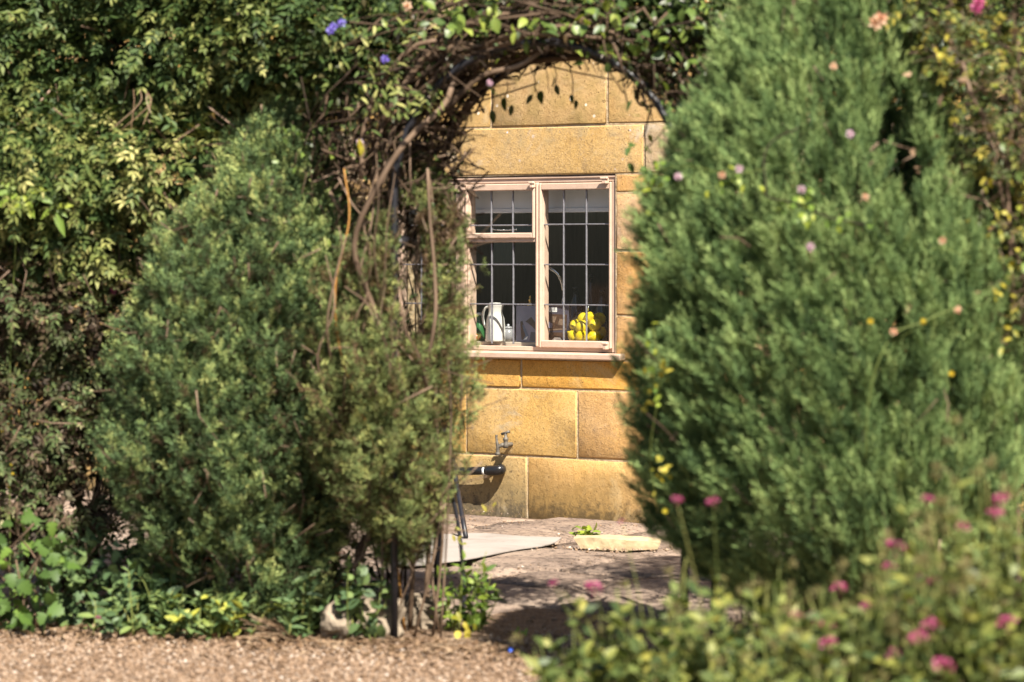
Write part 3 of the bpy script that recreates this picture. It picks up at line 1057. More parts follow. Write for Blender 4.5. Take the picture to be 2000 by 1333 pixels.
magazine('dark magazine titled in white block letters with brown food pictures', 1086, .125, .150, .185, .10, M['cover_dark'],
         [([(-.068, .062), (.060, .060), (.064, .138), (-.066, .140)], M['ink_brown']), ([(-.06, .072), (-.02, .070), (-.016, .092), (-.035, .102), (-.056, .096)], M['cover_mauve']),
          ([(-.03, .100), (-.004, .098), (.006, .128), (-.022, .130)], M['ink_tan']), ([(.012, .088), (.046, .084), (.05, .112), (.022, .118)], M['ink_tan']),
          ([(-.066, .056), (.060, .064), (.059, .070), (-.066, .063)], M['ink_tan']), ([(-.066, .012), (.062, .012), (.062, .050), (-.066, .050)], M['ink_brown']), ([(-.02, .012), (.036, .012), (.026, .024), (-.004, .026)], M['ink_white'])],
         ('GRUB', -.047, .151, .024), .12, -.06)
magazine('mauve magazine with a curved blue and brown picture, left of the dark one', 1029, .135, .150, .180, .12, M['cover_mauve'],
         [([(-.01, .10), (.03, .125), (.07, .085), (.072, .05), (.04, .075), (.005, .095)], M['ink_brown']), ([(-.045, .10), (-.03, .104), (-.012, .06), (.004, .035), (-.008, .012), (-.034, .010), (-.040, .05)], M['ink_brown']),
          ([(-.030, .086), (-.016, .080), (.002, .050), (.012, .030), (.004, .012), (-.022, .008), (-.018, .022), (-.006, .030), (-.02, .055)], M['ink_blue']),
          ([(-.022, .010), (.002, .012), (.010, .028), (.0, .024)], M['ink_white']), ([(.02, .006), (.072, .006), (.072, .048), (.03, .05)], M['cover_dark'])], None, -.16, -.10)

mill = on_board('pepper_mill', 1037, .30, 'slim mill with a small brass finial behind the magazines', 'pepper mill')
V, Q = lathe([(.0, 0), (.024, 0), (.024, .01), (.018, .05), (.013, .11), (.017, .15), (.016, .168), (.0, .17)], 20)
link('body', mesh_from('body', V, [Q], M['ink_brown'], smooth=True), mill)
V, Q = lathe([(.0, .170), (.015, .170), (.017, .178), (.013, .186), (.006, .192), (.007, .199), (.010, .204), (.006, .211), (.003, .215), (.006, .220), (.004, .226), (0, .229)], 18)
link('finial', mesh_from('finial', V, [Q], M['brass'], smooth=True), mill)

tap_in = on_board('kitchen_faucet', 1104, .42, 'chrome kitchen faucet with a curved spout behind the right window light', 'faucet')
V, Q = lathe([(.0, 0), (.024, 0), (.024, .012), (.014, .02), (.013, .12), (.011, .26), (0, .262)], 18)
link('column', mesh_from('column', V, [Q], M['chrome'], smooth=True), tap_in)
V, Q, T = tube(smooth_path([(0, 0, .25), (-.004, -.006, .29), (-.022, -.02, .335), (-.055, -.035, .362), (-.085, -.045, .378), (-.10, -.05, .37)], 6), [.011] * 10 + [.0105] * 21, 10)
link('spout', mesh_from('spout', V, [Q, T], M['chrome'], smooth=True), tap_in)
V, Q = lathe([(.0, .355), (.014, .355), (.016, .372), (.013, .392), (0, .394)], 14, -.10, -.05)
link('nozzle', mesh_from('nozzle', V, [Q], M['chrome'], smooth=True), tap_in)

pep = on_board('orange_pepper', 931, .14, 'small orange pepper lying at the left end of the window board', 'vegetable')
V, Q = lathe([(0, .004), (.012, .0), (.02, .008), (.023, .02), (.02, .032), (.008, .036), (0, .031)], 20)
ang = np.arctan2(V[:, 1], V[:, 0]); V[:, :2] *= (1 + .08 * np.cos(4 * ang))[:, None]
link('flesh', mesh_from('flesh', V, [Q], M['pepper'], smooth=True), pep)
V, Q, T = tube([(0, 0, .03), (.002, 0, .04), (.008, 0, .048)], [.004, .003, .003], 6)
link('stalk', mesh_from('stalk', V, [Q, T], M['greenstem']), pep)

M['darkglass'] = plain('dark_clutter_glaze', (.012, .012, .010), .15, 0, .5, .1)  # bottles and pot below stand in for clutter that cannot be made out
M['greyglaze'] = plain('grey_glaze', (.22, .22, .23), .25)
M['greenglass'] = plain('green_clutter', (.03, .11, .035), .2)
pot = on_board('grey_clutter', 993, .16, 'small round grey stand-in for unclear clutter peeping out behind the white jug', 'pot')
V, Q = lathe([(0, 0), (.02, 0), (.034, .015), (.038, .035), (.032, .055), (.024, .062), (0, .064)], 20)
link('body', mesh_from('body', V, [Q], M['greyglaze'], smooth=True), pot)
V, Q = lathe([(0, .064), (.025, .064), (.022, .072), (.006, .076), (.008, .084), (0, .088)], 18)
link('lid', mesh_from('lid', V, [Q], M['greyglaze'], smooth=True), pot)
gb = on_board('green_clutter', 936, .22, 'green bottle-shaped stand-in for unclear clutter behind the orange pepper', 'bottle')
V, Q = lathe([(0, 0), (.03, 0), (.031, .01), (.031, .075), (.012, .10), (.011, .125), (0, .126)], 18)
link('bottle_body', mesh_from('bottle_body', V, [Q], M['greenglass'], smooth=True), gb)
V, Q = lathe([(0, .126), (.013, .126), (.013, .14), (0, .141)], 14)
link('cap', mesh_from('cap', V, [Q], M['whiteband'], smooth=True), gb)
for k, (px, h, r_, lab) in enumerate(((1128, .27, .040, 'tall dark bottle-shaped stand-in for unclear clutter, left of the lemon jar'), (1158, .335, .034, 'tallest dark bottle-shaped stand-in for unclear clutter, above the lemon jar'), (1180, .255, .038, 'dark bottle-shaped stand-in for unclear clutter at the right edge of the window'))):
    db = on_board('dark_clutter', px, .44, lab, 'bottle', 'dark clutter stand-ins behind the lemon jar')
    V, Q = lathe([(0, 0), (r_, 0), (r_, .01), (r_, h * .62), (r_ * .45, h * .80), (r_ * .38, h * .96), (0, h * .965)], 18)
    link('bottle_body', mesh_from('bottle_body', V, [Q], M['darkglass'], smooth=True), db)
    V, Q = lathe([(0, h * .965), (r_ * .45, h * .965), (r_ * .45, h), (0, h + .002)], 14)
    link('stopper', mesh_from('stopper', V, [Q], M['darkglass'], smooth=True), db)

# ---- tap and pipe on the wall
def wall_thing(name, px, py, label, cat): return empty(name, local_to_world(S(px), 0, Zw(px, py)), -TH, label, cat)
tap = wall_thing('outdoor_tap', 998, 868, 'weathered brass garden tap fixed to the wall below the window', 'tap')
V, Q, T = tube([(.006, .01, 0.0), (.006, -.02, 0.0), (.006, -.055, 0.0)], [.011, .010, .012], 10)
link('wall_pipe', mesh_from('wall_pipe', V, [Q, T], M['brasstap'], smooth=True), tap)
V, Q, T = tube(smooth_path([(.006, -.05, 0), (-.004, -.072, -.002), (-.02, -.08, -.012), (-.022, -.082, -.040)], 5), [.012] * 6 + [.010] * 6 + [.009] * 4, 10)
link('spout', mesh_from('spout', V, [Q, T], M['brasstap'], smooth=True), tap)
V, Q = lathe([(0, -.052), (.012, -.052), (.013, -.040), (.010, -.036), (.0, -.036)], 12, -.022, -.082)
link('hose_end', mesh_from('hose_end', V, [Q], M['brasstap'], smooth=True), tap)
V, Q = lathe([(0, -.016), (.013, -.016), (.015, 0), (.011, .012), (.011, .020), (.014, .024), (.013, .034), (.007, .038), (.006, .056), (0, .056)], 12, .012, -.062)
link('valve', mesh_from('valve', V, [Q], M['brasstap'], smooth=True), tap)
V, Q, T = tube([(-.012, -.062, .052), (.012, -.062, .060), (.034, -.062, .066)], [.007, .006, .008], 8)
link('handle', mesh_from('handle', V, [Q, T], M['brasstap'], smooth=True), tap)
V, Q, T = tube(smooth_path([(-.022, -.08, -.02), (-.026, -.082, .012), (-.030, -.082, .036), (-.028, -.082, .048)], 4), [.008] * 5 + [.006] * 8, 8)
link('lever', mesh_from('lever', V, [Q, T], M['brasstap'], smooth=True), tap)

pipe = wall_thing('waste_pipe', 952, 918, 'black plastic waste pipe with a white band running along the wall', 'pipe')
def wl(px, py, y): return np.array([L(px, y) - S(952), y, Zw(px, py) - Zw(952, 918)])
V, Q, T = tube([wl(740, 921, -.06), wl(840, 919.5, -.06), wl(930, 918, -.06), wl(965, 917, -.06)], .0205, 16)
link('straight_run', mesh_from('straight_run', V, [Q, T], M['plastic'], smooth=True), pipe)
V, Q, T = tube(smooth_path([wl(952, 917.5, -.06), wl(968, 917, -.06), wl(976, 916.5, -.052), wl(979, 916, -.03), wl(979, 916, .02)], 5), .0245, 16)
link('elbow', mesh_from('elbow', V, [Q, T], M['plastic'], smooth=True), pipe)
V, Q, T = tube([wl(945, 918, -.06), wl(949, 918, -.06)], .0215, 16)
link('white_band', mesh_from('white_band', V, [Q, T], M['whiteband'], smooth=True), pipe)
V, Q, T = tube(smooth_path([wl(893, 918, -.05), wl(892, 908, -.07), wl(886, 902, -.07), wl(870, 906, -.05), wl(862, 930, -.03)], 5), .006, 8)
link('clip', mesh_from('clip', V, [Q, T], M['plastic'], smooth=True), pipe)

# ---- things on the terrace
def rock_bm(sx, sy, sz, seed, sub=3, rough=.16, flat=0):
    r = random.Random(seed)
    bm = bmesh.new()
    bmesh.ops.create_icosphere(bm, subdivisions=sub, radius=1)
    off = Vector((r.uniform(0, 9), r.uniform(0, 9), r.uniform(0, 9)))
    from mathutils import noise
    for v in bm.verts:
        n = noise.noise(v.co * 1.3 + off) * rough * 1.6 + noise.noise(v.co * 3.7 + off) * rough * .6
        p = v.co * (1 + n)
        k = 2.6
        m = (abs(p.x) ** k + abs(p.y) ** k + abs(p.z) ** k) ** (1 / k)
        p = p / m * (1 + n)
        v.co = Vector((p.x * sx, p.y * sy, p.z * sz))
    return bm
pos = P(1208, 1082, 13.22)
bm = bmesh.new()
box_bm(bm, -.174, .174, -.07, .07, -.024, .024, 0)
bmesh.ops.subdivide_edges(bm, edges=bm.edges[:], cuts=9, use_grid_fill=True)
from mathutils import noise as mnoise
for v in bm.verts:
    x, y_, z = v.co
    e = max(abs(x) / .174, abs(z) / .024, abs(y_) / .07)
    v.co += Vector((mnoise.noise(v.co * 14), mnoise.noise(v.co * 14 + Vector((5, 0, 0))), mnoise.noise(v.co * 11 + Vector((0, 7, 0))))) * .007
    v.co.z *= 1 - .25 * max(0, x / .174) - .1 * abs(x / .174) ** 4
    v.co.x += -.012 * (z / .024) * (1 if x < 0 else -.6)
fl = bm_obj('stone_offcut', bm, M['limestone'], None, False, label='flat pale limestone offcut lying alone on the paving', cat='stone')
fl.location = (pos[0], pos[1], .056); fl.rotation_euler = (.02, .02, -.08)

sheet_root = [(1097, 1049), (1084, 1058), (1050, 1066), (990, 1076), (930, 1088), (880, 1096), (800, 1104), (770, 1096), (775, 1066), (820, 1048), (905, 1041), (950, 1041), (1020, 1046)]
def gp(px, py, z):
    d = (CAMZ - z) * F / (py - HY)
    return np.array([(px - CX) / F * d, d, z])
bs = bmesh.new()
ring = []
poly = [gp(px, py, .048) for px, py in sheet_root]
# refine outline
out = smooth_path(poly + [poly[0]], 4)[:-1]
vt = [bs.verts.new(Vector(p)) for p in out]
f = bs.faces.new(vt)
bmesh.ops.triangulate(bs, faces=[f])
bmesh.ops.subdivide_edges(bs, edges=bs.edges[:], cuts=2, use_grid_fill=True)
from mathutils import noise as mnoise
for v in bs.verts: v.co.z += .003 * mnoise.noise(v.co * 4) + .001 * mnoise.noise(v.co * 17) - .006
ex = bmesh.ops.extrude_face_region(bs, geom=bs.faces[:])
for v in [g for g in ex['geom'] if isinstance(g, bmesh.types.BMVert)]: v.co.z += .004
bmesh.ops.recalc_face_normals(bs, faces=bs.faces[:])
bm_obj('dust_sheet', bs, M['sheet'], None, False, label='off-white sheet spread flat on the paving under the chair leg', cat='sheet')

chair = empty('garden_chair', G(838, 14.15, .045), 0, 'slim black metal garden chair behind the browning conifer', 'chair')
cb = np.array(chair.location)
def chair_leg(top, foot):
    V, Q, T = tube(smooth_path([foot, (np.array(foot) + np.array(top)) / 2, top], 3), .011, 8)
    kid('leg', V, [Q, T], M['blackiron'], chair, smooth=True)
f1 = gp(910, 1050, .052)
seatz = .47
corners_top = [P(876, 868, 14.1), P(760, 868, 14.2), P(775, 860, 14.5), P(868, 860, 14.5)]
feet = [f1, gp(745, 1050, .052), G(765, 14.62, .045), G(862, 14.6, .045)]
for a, b in zip(corners_top, feet):
    a = a.copy(); a[2] = seatz; chair_leg(a, b)
cx_ = np.mean([c[0] for c in corners_top]); cy_ = np.mean([c[1] for c in corners_top])
bm = bmesh.new(); box_bm(bm, -.15, .14, -.20, .20, seatz - .045, seatz - .02, .01)
seat = bm_obj('seat', bm, M['blackiron'], chair); seat.location = (cx_ - cb[0], cy_ - cb[1], 0)
st = Soup()
for sx in (-.15, -.05, .05, .14):
    st.add_tube(smooth_path([(cx_ + sx, cy_ + .2, seatz), (cx_ + sx, cy_ + .23, seatz + .22), (cx_ + sx, cy_ + .28, seatz + .42)], 4), .009, 6)
st.add_tube([(cx_ - .16, cy_ + .28, seatz + .42), (cx_, cy_ + .29, seatz + .43), (cx_ + .15, cy_ + .28, seatz + .42)], .011, 6)
st.kid('backrest', M['blackiron'], chair, True)

def leaf_objs(parent, meshes, pos, R, sc, name='leaf'):
    off = np.array(root_offset(parent))
    for i in range(len(pos)):
        o = bpy.data.objects.new(name, meshes[i % len(meshes)])
        C.objects.link(o)
        o.parent = parent
        m = Matrix([[float(x) for x in row] for row in R[i]]) * float(sc[i] if hasattr(sc, '__len__') else sc)
        m = m.to_4x4()
        m.translation = Vector([float(x) for x in pos[i] - off])
        o.matrix_local = m

def leaf_set(mat, tints, w=.5, lobed=False, fold=.07, droop=.16):
    out = []
    for i, t in enumerate(tints):
        v, f, c = leaf_big(w * (1 + .1 * ((i % 3) - 1)), fold, droop * (1 + .6 * ((i % 2) - .5)), lobed)
        out.append(mesh_from('leaf', v, [f], mat, np.clip(c + t, 0, 1), True))
    return out

weed = empty('paving_weed', gp(1145, 1057, .04), 0, 'tiny bright green weed growing out of the paving crack', 'weed')
wr = np.random.default_rng(2)
n = 36
q = np.array(weed.location) + np.stack([wr.normal(size=n) * .026, wr.normal(size=n) * .02, wr.uniform(.008, .05, n)], 1)
leaf_objs(weed, leaf_set(M['glossy'], (.6, .7, .8)), q, frames(np.stack([wr.normal(size=n), wr.normal(size=n), wr.uniform(0, .9, n)], 1), np.stack([wr.normal(size=n) * .3, -.5 * np.ones(n), np.ones(n)], 1)), wr.uniform(.034, .056, n))
st = Soup()
for k in range(6):
    st.add_tube([np.array(weed.location), np.array(weed.location) + [wr.normal() * .012, wr.normal() * .012, .03]], .0012, 4)
st.kid('stem', M['greenstem'], weed)

# ------------------------------------------------------------------ garden arch
AA = math.radians(14)
ACROSS = np.array([math.cos(AA), -math.sin(AA), 0]); ALONG = np.array([math.sin(AA), math.cos(AA), 0])
AFL = G(770, 10.2)
AR, AZ = .49, 1.50
DEEP = .545
def arch_pt(side_angle, back):
    """point of the hoop: angle 180 = left spring, 90 = top, 0 = right spring"""
    c = AFL + ACROSS * AR + ALONG * DEEP * back
    a = math.radians(side_angle)
    return c + ACROSS * AR * math.cos(a) + np.array([0, 0, AZ + AR * math.sin(a)])
def post_pt(right, back, z): return AFL + ACROSS * (2 * AR if right else 0) + ALONG * DEEP * back + np.array([0, 0, z])
arch = empty('garden_arch', AFL + ACROSS * AR + ALONG * DEEP / 2, 0, 'black iron garden arch overgrown with climbers over the path', 'arch')
for back in (0, 1):
    path = [post_pt(False, back, -.05), post_pt(False, back, .7), post_pt(False, back, AZ)] + [arch_pt(a, back) for a in range(168, 0, -12)] + [post_pt(True, back, AZ), post_pt(True, back, .7), post_pt(True, back, -.05)]
    V, Q, T = tube(path, .0135, 8)
    kid('hoop', V, [Q, T], M['blackiron'], arch, smooth=True)
for right in (False, True):
    for z in (.34, .67, 1.0, 1.33):
        V, Q, T = tube([post_pt(right, 0, z), post_pt(right, 1, z)], .009, 6)
        kid('rung', V, [Q, T], M['blackiron'], arch, smooth=True)
for a in (160, 135, 112, 90, 68, 45, 20):
    V, Q, T = tube([arch_pt(a, 0), arch_pt(a, 1)], .009, 6)
    kid('rung', V, [Q, T], M['blackiron'], arch, smooth=True)
V, Q, T = tube([post_pt(False, .1, 1.325), post_pt(False, .2, 1.34), post_pt(False, .34, 1.335)], .017, 8)
kid('joint_clamp', V, [Q, T], M['blackiron'], arch, smooth=True)

# rocks at the foot of the post
for (px, py, d, sx, sy, sz, sdn, lab) in ((668, 1218, 10.28, .066, .09, .078, 3, 'rough pale rock half hidden by leaves left of the arch post'),
                                          (738, 1214, 10.30, .080, .09, .085, 9, 'larger pale rock standing against the foot of the arch post'),
                                          (822, 1215, 10.62, .055, .08, .075, 14, 'small rock between the two left arch posts')):
    bm = rock_bm(sx, sy, sz, sdn, 4, .30)
    o = bm_obj('rock', bm, M['rock'], None, False, label=lab, cat='rock', group='rocks at the foot of the arch')
    p = P(px, py, d); o.location = (p[0], p[1], max(.03, p[2] - .01)); o.rotation_euler = (0, 0, sdn)
bm = bmesh.new()
V, Q = lathe([(0, 0), (.008, 0), (.0085, .008), (.007, .010), (0, .010)], 14)
cap = link('bottle_cap', mesh_from('bottle_cap', V, [Q], M['bluecap'], smooth=True), None, label='tiny blue plastic cap lying on the bare ground', cat='bottle cap')
cap.location = Vector(gp(997, 1273, .015)); cap.rotation_euler = (.8, .3, 0)

# ------------------------------------------------------------------ shrubs
def wander(a, b, n=8, amp=.03, r=None):
    r = r or rng
    t = np.linspace(0, 1, n)[:, None]
    p = np.asarray(a) * (1 - t) + np.asarray(b) * t
    w = np.cumsum(r.normal(size=(n, 3)) * amp / math.sqrt(n), axis=0)
    w -= t * w[-1]
    return smooth_path(p + w, 3)

class Profile:
    """A shrub's outline: height, middle and half width."""
    def __init__(self, rows, d, deep=.95):
        self.d, self.deep = d, deep
        rows = sorted(rows, key=lambda q: -q[0])
        self.z = np.array([CAMZ - (q[0] - HY) / F * d for q in rows])
        self.c = np.array([((q[1] + q[2]) / 2 - CX) / F * d for q in rows])
        self.r = np.array([(q[2] - q[1]) / 2 / F * d for q in rows])
    def at(self, z): return np.interp(z, self.z, self.c), np.interp(z, self.z, self.r)
    def sample(self, n, r, lo=.62, hi=1.0, lump=.10, freq=7, seed=1, cell=.11, depth=.25):
        zz = np.linspace(self.z[0], self.z[-1], 400)
        w = np.interp(zz, self.z, self.r) + .05
        cdf = np.cumsum(w); cdf /= cdf[-1]
        z = np.interp(r.uniform(size=n), cdf, zz)
        a = r.uniform(0, 2 * np.pi, n)
        c, rad = self.at(z)
        dirv = np.stack([np.cos(a), np.sin(a), np.zeros(n)], 1)
        p0 = np.stack([c + rad * np.cos(a), self.d + self.deep * rad * np.sin(a), z], 1)
        ln = lownoise(p0, freq, seed)
        m = int(6.0 * float(np.sum((self.r[1:] + self.r[:-1]) / 2 * np.diff(self.z))) / cell ** 2) + 8
        zc = np.interp(r.uniform(size=m), cdf, zz); ac = r.uniform(0, 2 * np.pi, m)
        cc, rc = self.at(zc)
        cen = np.stack([cc + rc * np.cos(ac), self.d + self.deep * rc * np.sin(ac), zc], 1)
        dist = np.empty(n); near = np.empty(n, int)
        for i in range(0, n, 1500):
            dd_ = np.linalg.norm((p0[i:i + 1500, None, :] - cen[None]) * [1, 1, .6], axis=2)
            near[i:i + 1500] = dd_.argmin(1); dist[i:i + 1500] = dd_.min(1)
        f = (lo + (hi - lo) * np.sqrt(r.uniform(size=n))) * (1 + lump * ln) + .35 * depth
        f = f - depth * np.clip(dist / (cell * .8), 0, 1.3) ** 1.5 + depth * .5 * r.normal(size=m)[near] * .5
        self.fan = p0 - cen[near]
        self.cell_rand = r.normal(size=m)[near]
        p = np.stack([c + rad * f * np.cos(a), self.d + self.deep * rad * f * np.sin(a), z], 1)
        _, r1 = self.at(z + .05)
        slope = (rad - r1) / .05
        nrm = unit(np.stack([np.cos(a), np.sin(a), np.clip(slope, -.8, 1.5)], 1))
        return p, nrm, ln
    def front(self, px, py):
        """distance of the near side at a pixel"""
        d = self.d
        for _ in range(6):
            X = (px - CX) / F * d; z = CAMZ - (py - HY) / F * d
            c, r = self.at(z)
            d = self.d - self.deep * math.sqrt(max(0, r * r - (X - c) ** 2))
        return d

def conifer(root, prof, n, templates, length, mat, up=.85, bias=(0, 0, 0), rad=.75, jit=.35, lump=.10, seed=1, tint0=.5, tintv=.16, drop=None, name='foliage', zt=0.0, cell=.11, depth=.25, lo=.62, fank=3.0, hi=.98):
    r = np.random.default_rng(seed)
    p, nrm, ln = prof.sample(n, r, lo, hi, lump, 7, seed, cell, depth)
    fan, crand = prof.fan, prof.cell_rand
    if drop is not None:
        k = drop(p, r); p, nrm, ln, fan, crand = p[k], nrm[k], ln[k], fan[k], crand[k]
    m = len(p)
    d = unit(nrm * rad + np.array([0, 0, up]) + np.array(bias) + fan * fank + r.normal(size=(m, 3)) * jit)
    R = frames(d, nrm + r.normal(size=(m, 3)) * .6)
    sc = r.uniform(*length, m)
    tint = tint0 + r.normal(size=m) * tintv + .10 * lownoise(p, 4.2, seed + 5) + .05 * lownoise(p, 13, seed + 9) + zt * (p[:, 2] - 1) + .07 * crand
    so_ = Soup()
    idx = r.integers(0, len(templates), m)
    for k, tpl in enumerate(templates):
        s_ = idx == k
        scatter(so_, tpl, p[s_] - d[s_] * sc[s_][:, None] * .55, R[s_], sc[s_], tint[s_])
    so_.kid(name, mat, root, kind='stuff')

def trunks(root, prof, foot, n, r, mat, z1, rad=(.006, .018), name='trunk'):
    for k in range(n):
        a = np.array(foot) + [r.normal() * .05, r.normal() * .04, 0]
        z = r.uniform(.55, 1) * z1
        c, rr = prof.at(z)
        b = np.array([c + r.uniform(-.6, .6) * rr, prof.d + r.uniform(-.5, .5) * rr, z])
        pts = wander(a, b, 6, .12, r)
        R0 = r.uniform(*rad)
        V, Q, T = tube(pts, np.linspace(R0, R0 * .35, len(pts)), 6)
        kid(name, V, [Q, T], mat, root)

def dead_twigs(root, prof, n, r, mat, z0, z1, name='twig', ln=(.08, .25), shell=(.5, 1.0)):
    st = Soup()
    for k in range(n):
        z = r.uniform(z0, z1); a = r.uniform(0, 6.283)
        c, rr = prof.at(z)
        f = r.uniform(*shell)
        q = np.array([c + rr * f * math.cos(a), prof.d + prof.deep * rr * f * math.sin(a), z])
        dv = unit(np.array([math.cos(a) * .5, math.sin(a) * .5, .7]) + r.normal(size=3) * .5) * r.uniform(*ln)
        st.add_tube([q, q + dv * .5 + r.normal(size=3) * .01, q + dv], r.uniform(.0012, .003), 4, r.uniform(.2, 1))
    st.kid(name, mat, root, kind='stuff')

# --- the big rounded juniper on the near right
PR = Profile([(1225, 1540, 1700), (1150, 1405, 1830), (1080, 1318, 1940), (1020, 1280, 1985), (900, 1246, 2035), (750, 1236, 2050), (600, 1234, 2040), (450, 1242, 1985),
              (300, 1290, 1905), (170, 1356, 1845), (30, 1432, 1790), (-100, 1500, 1745), (-220, 1590, 1670)], 9.2)
def drop_hollow(p, r):
    px = p[:, 0] / p[:, 1] * F + CX; py = HY - (p[:, 2] - CAMZ) / p[:, 1] * F
    c = 1725 + (py - 130) * .16
    q = ((px - c - 12) / 50) ** 2 + ((py - 275) / 170) ** 2
    return ~((p[:, 1] < 9.35) & (r.uniform(size=len(p)) < np.clip(1.2 - q * .9, 0, .95)))
right_shrub = empty('juniper_shrub', G(1640, 9.2), 0, 'large feathery green juniper with a rounded crown beside the pink flowers', 'shrub')
rr_ = np.random.default_rng(31)
conifer(right_shrub, PR, 13500, PLUMES, (.075, .125), M['juniper'], 1.0, (-.30, -.05, 0), .55, .20, .05, 41, .56, .16, drop_hollow, cell=.085, depth=.11, fank=1.2)
trunks(right_shrub, PR, G(1640, 9.2), 6, rr_, M['twig'], 2.0)
dead_twigs(right_shrub, PR, 260, rr_, M['twig'], .3, 2.2, 'twig', (.05, .16), (.7, .98))

# --- the juniper left of the arch
PL = Profile([(1235, 440, 640), (1180, 360, 670), (1120, 300, 690), (1000, 236, 735), (850, 205, 790), (700, 220, 800), (550, 262, 790), (420, 338, 735), (300, 414, 680), (215, 505, 640), (180, 550, 605)], 10.6)
left_shrub = empty('juniper_shrub', G(500, 10.8), 0, 'bushy grey-green juniper tapering to a point left of the arch', 'shrub')
def drop_low(p, r):
    px = p[:, 0] / p[:, 1] * F + CX; py = HY - (p[:, 2] - CAMZ) / p[:, 1] * F
    hole = ((px - 420) / 90) ** 2 + ((py - 1120) / 45) ** 2 < 1
    hole2 = ((px - 690) / 50) ** 2 + ((py - 1120) / 60) ** 2 < 1
    return ~((hole | hole2) & (r.uniform(size=len(p)) < .8))
conifer(left_shrub, PL, 14500, FINE, (.045, .085), M['juniper_mixed'], .85, (0, 0, 0), .70, .36, .12, 17, .49, .21, drop_low, zt=.07, cell=.07, depth=.17)
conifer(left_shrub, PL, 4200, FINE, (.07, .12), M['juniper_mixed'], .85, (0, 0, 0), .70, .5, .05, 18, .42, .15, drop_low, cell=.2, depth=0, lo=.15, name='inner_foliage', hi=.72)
rl_ = np.random.default_rng(8)
trunks(left_shrub, PL, G(560, 10.7), 9, rl_, M['redbark'], 1.3, (.007, .02))
dead_twigs(left_shrub, PL, 420, rl_, M['twig'], .12, 1.75, 'twig', (.05, .2), (.6, 1.02))
st = Soup()
for k in range(90):
    q = P(rl_.uniform(330, 690), rl_.uniform(1060, 1170), rl_.uniform(10.45, 10.8))
    st.add_tube(wander(q, q + unit(rl_.normal(size=3) + [0, 0, .4]) * rl_.uniform(.05, .2), 4, .03, rl_), rl_.uniform(.0015, .004), 4, rl_.uniform(.2, 1))
st.kid('dead_branch', M['redbark'], left_shrub, kind='stuff')

# --- the browning conifer grown through the arch post
PB = Profile([(1090, 730, 835), (1000, 665, 884), (900, 600, 897), (760, 580, 920), (640, 590, 912), (520, 615, 902), (430, 675, 895), (360, 790, 870), (330, 815, 850)], 10.45, 2.0)
brown = empty('browning_conifer', G(790, 10.62), 0, 'half brown twiggy conifer growing through the left arch posts', 'shrub')
def drop_gap(p, r):
    px = p[:, 0] / p[:, 1] * F + CX; py = HY - (p[:, 2] - CAMZ) / p[:, 1] * F
    gap = (np.abs(px - 800 - .05 * (py - 500)) < 26) & (py > 400) & (py < 660)
    return ~((gap & (r.uniform(size=len(p)) < .995)) | (r.uniform(size=len(p)) < .22))
conifer(brown, PB, 6800, FINE, (.045, .085), M['browning'], .7, (0, 0, 0), .7, .5, .12, 23, .56, .22, drop_gap, zt=-.12, cell=.08, depth=.3, lo=.45)
dead_twigs(brown, PB, 320, rl_, M['twig'], .25, 1.5, 'twig', (.06, .22), (.4, 1.1))
trunks(brown, PB, G(800, 10.62), 4, rl_, M['twig'], 1.3, (.004, .007))

# ------------------------------------------------------------------ hedge masses
def blob_points(blobs, n, r, lo=.7, hi=1.03, lump=.12, front=.45):
    vol = np.array([b[3] * b[5] for b in blobs]); vol = vol / vol.sum()
    which = r.choice(len(blobs), n, p=vol)
    B = np.array([[*P(b[0], b[1], b[2]), b[3], b[4], b[5]] for b in blobs])
    d = unit(r.normal(size=(n, 3)))
    d[:, 1] = np.where(d[:, 1] > front, -d[:, 1], d[:, 1])
    c = B[which]
    p0 = c[:, :3] + d * c[:, 3:]
    f = r.uniform(lo, hi, n) * (1 + lump * lownoise(p0, 6, 3))
    p = c[:, :3] + d * c[:, 3:] * f[:, None]
    keep = np.ones(n, bool)
    for k in range(len(B)):
        q = np.linalg.norm((p - B[k, :3]) / B[k, 3:], axis=1)
        keep &= ~((q < .6) & (which != k))
    keep &= p[:, 2] > .02
    return p[keep], unit(d[keep] / c[keep, 3:]), which[keep]

def mass(root, blobs, n, templates, size, mat, seed, tint0=.5, tintv=.16, hang=.35, name='foliage', lo=.62, hi=1.03, tints=None, lump=.14, thin=None):
    r = np.random.default_rng(seed)
    p, nrm, wh = blob_points(blobs, n, r, lo, hi, lump)
    if thin is not None:
        k = thin(p, r); p, nrm, wh = p[k], nrm[k], wh[k]
    m = len(p)
    d = unit(nrm * .8 + np.array([0, 0, -hang]) + r.normal(size=(m, 3)) * .55)
    R = frames(d, nrm * .6 + np.array([0, -.1, .8]) + r.normal(size=(m, 3)) * .45)
    sc = r.uniform(*size, m)
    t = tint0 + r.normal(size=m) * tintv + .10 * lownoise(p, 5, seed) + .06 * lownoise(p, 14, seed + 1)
    if tints is not None: t = t + np.array(tints)[wh]
    so_ = Soup(); idx = r.integers(0, len(templates), m)
    for k, tpl in enumerate(templates):
        s_ = idx == k
        scatter(so_, tpl, p[s_], R[s_], sc[s_], t[s_])
    so_.kid(name, mat, root, kind='stuff')

def tangle(root, blobs, n, r, mat, name='twig', ln=(.1, .35), rad=(.0015, .004), up=.3, lo=.3, hi=1.05):
    st = Soup()
    p, nrm, wh = blob_points(blobs, n, r, lo, hi)
    for q, a in zip(p, nrm):
        dv = unit(a * .4 + np.array([0, 0, up]) + r.normal(size=3) * .7) * r.uniform(*ln)
        st.add_tube([q - dv * .5, q + r.normal(size=3) * .015, q + dv * .5], r.uniform(*rad), 4, r.uniform(.1, 1))
    st.kid(name, mat, root, kind='stuff')

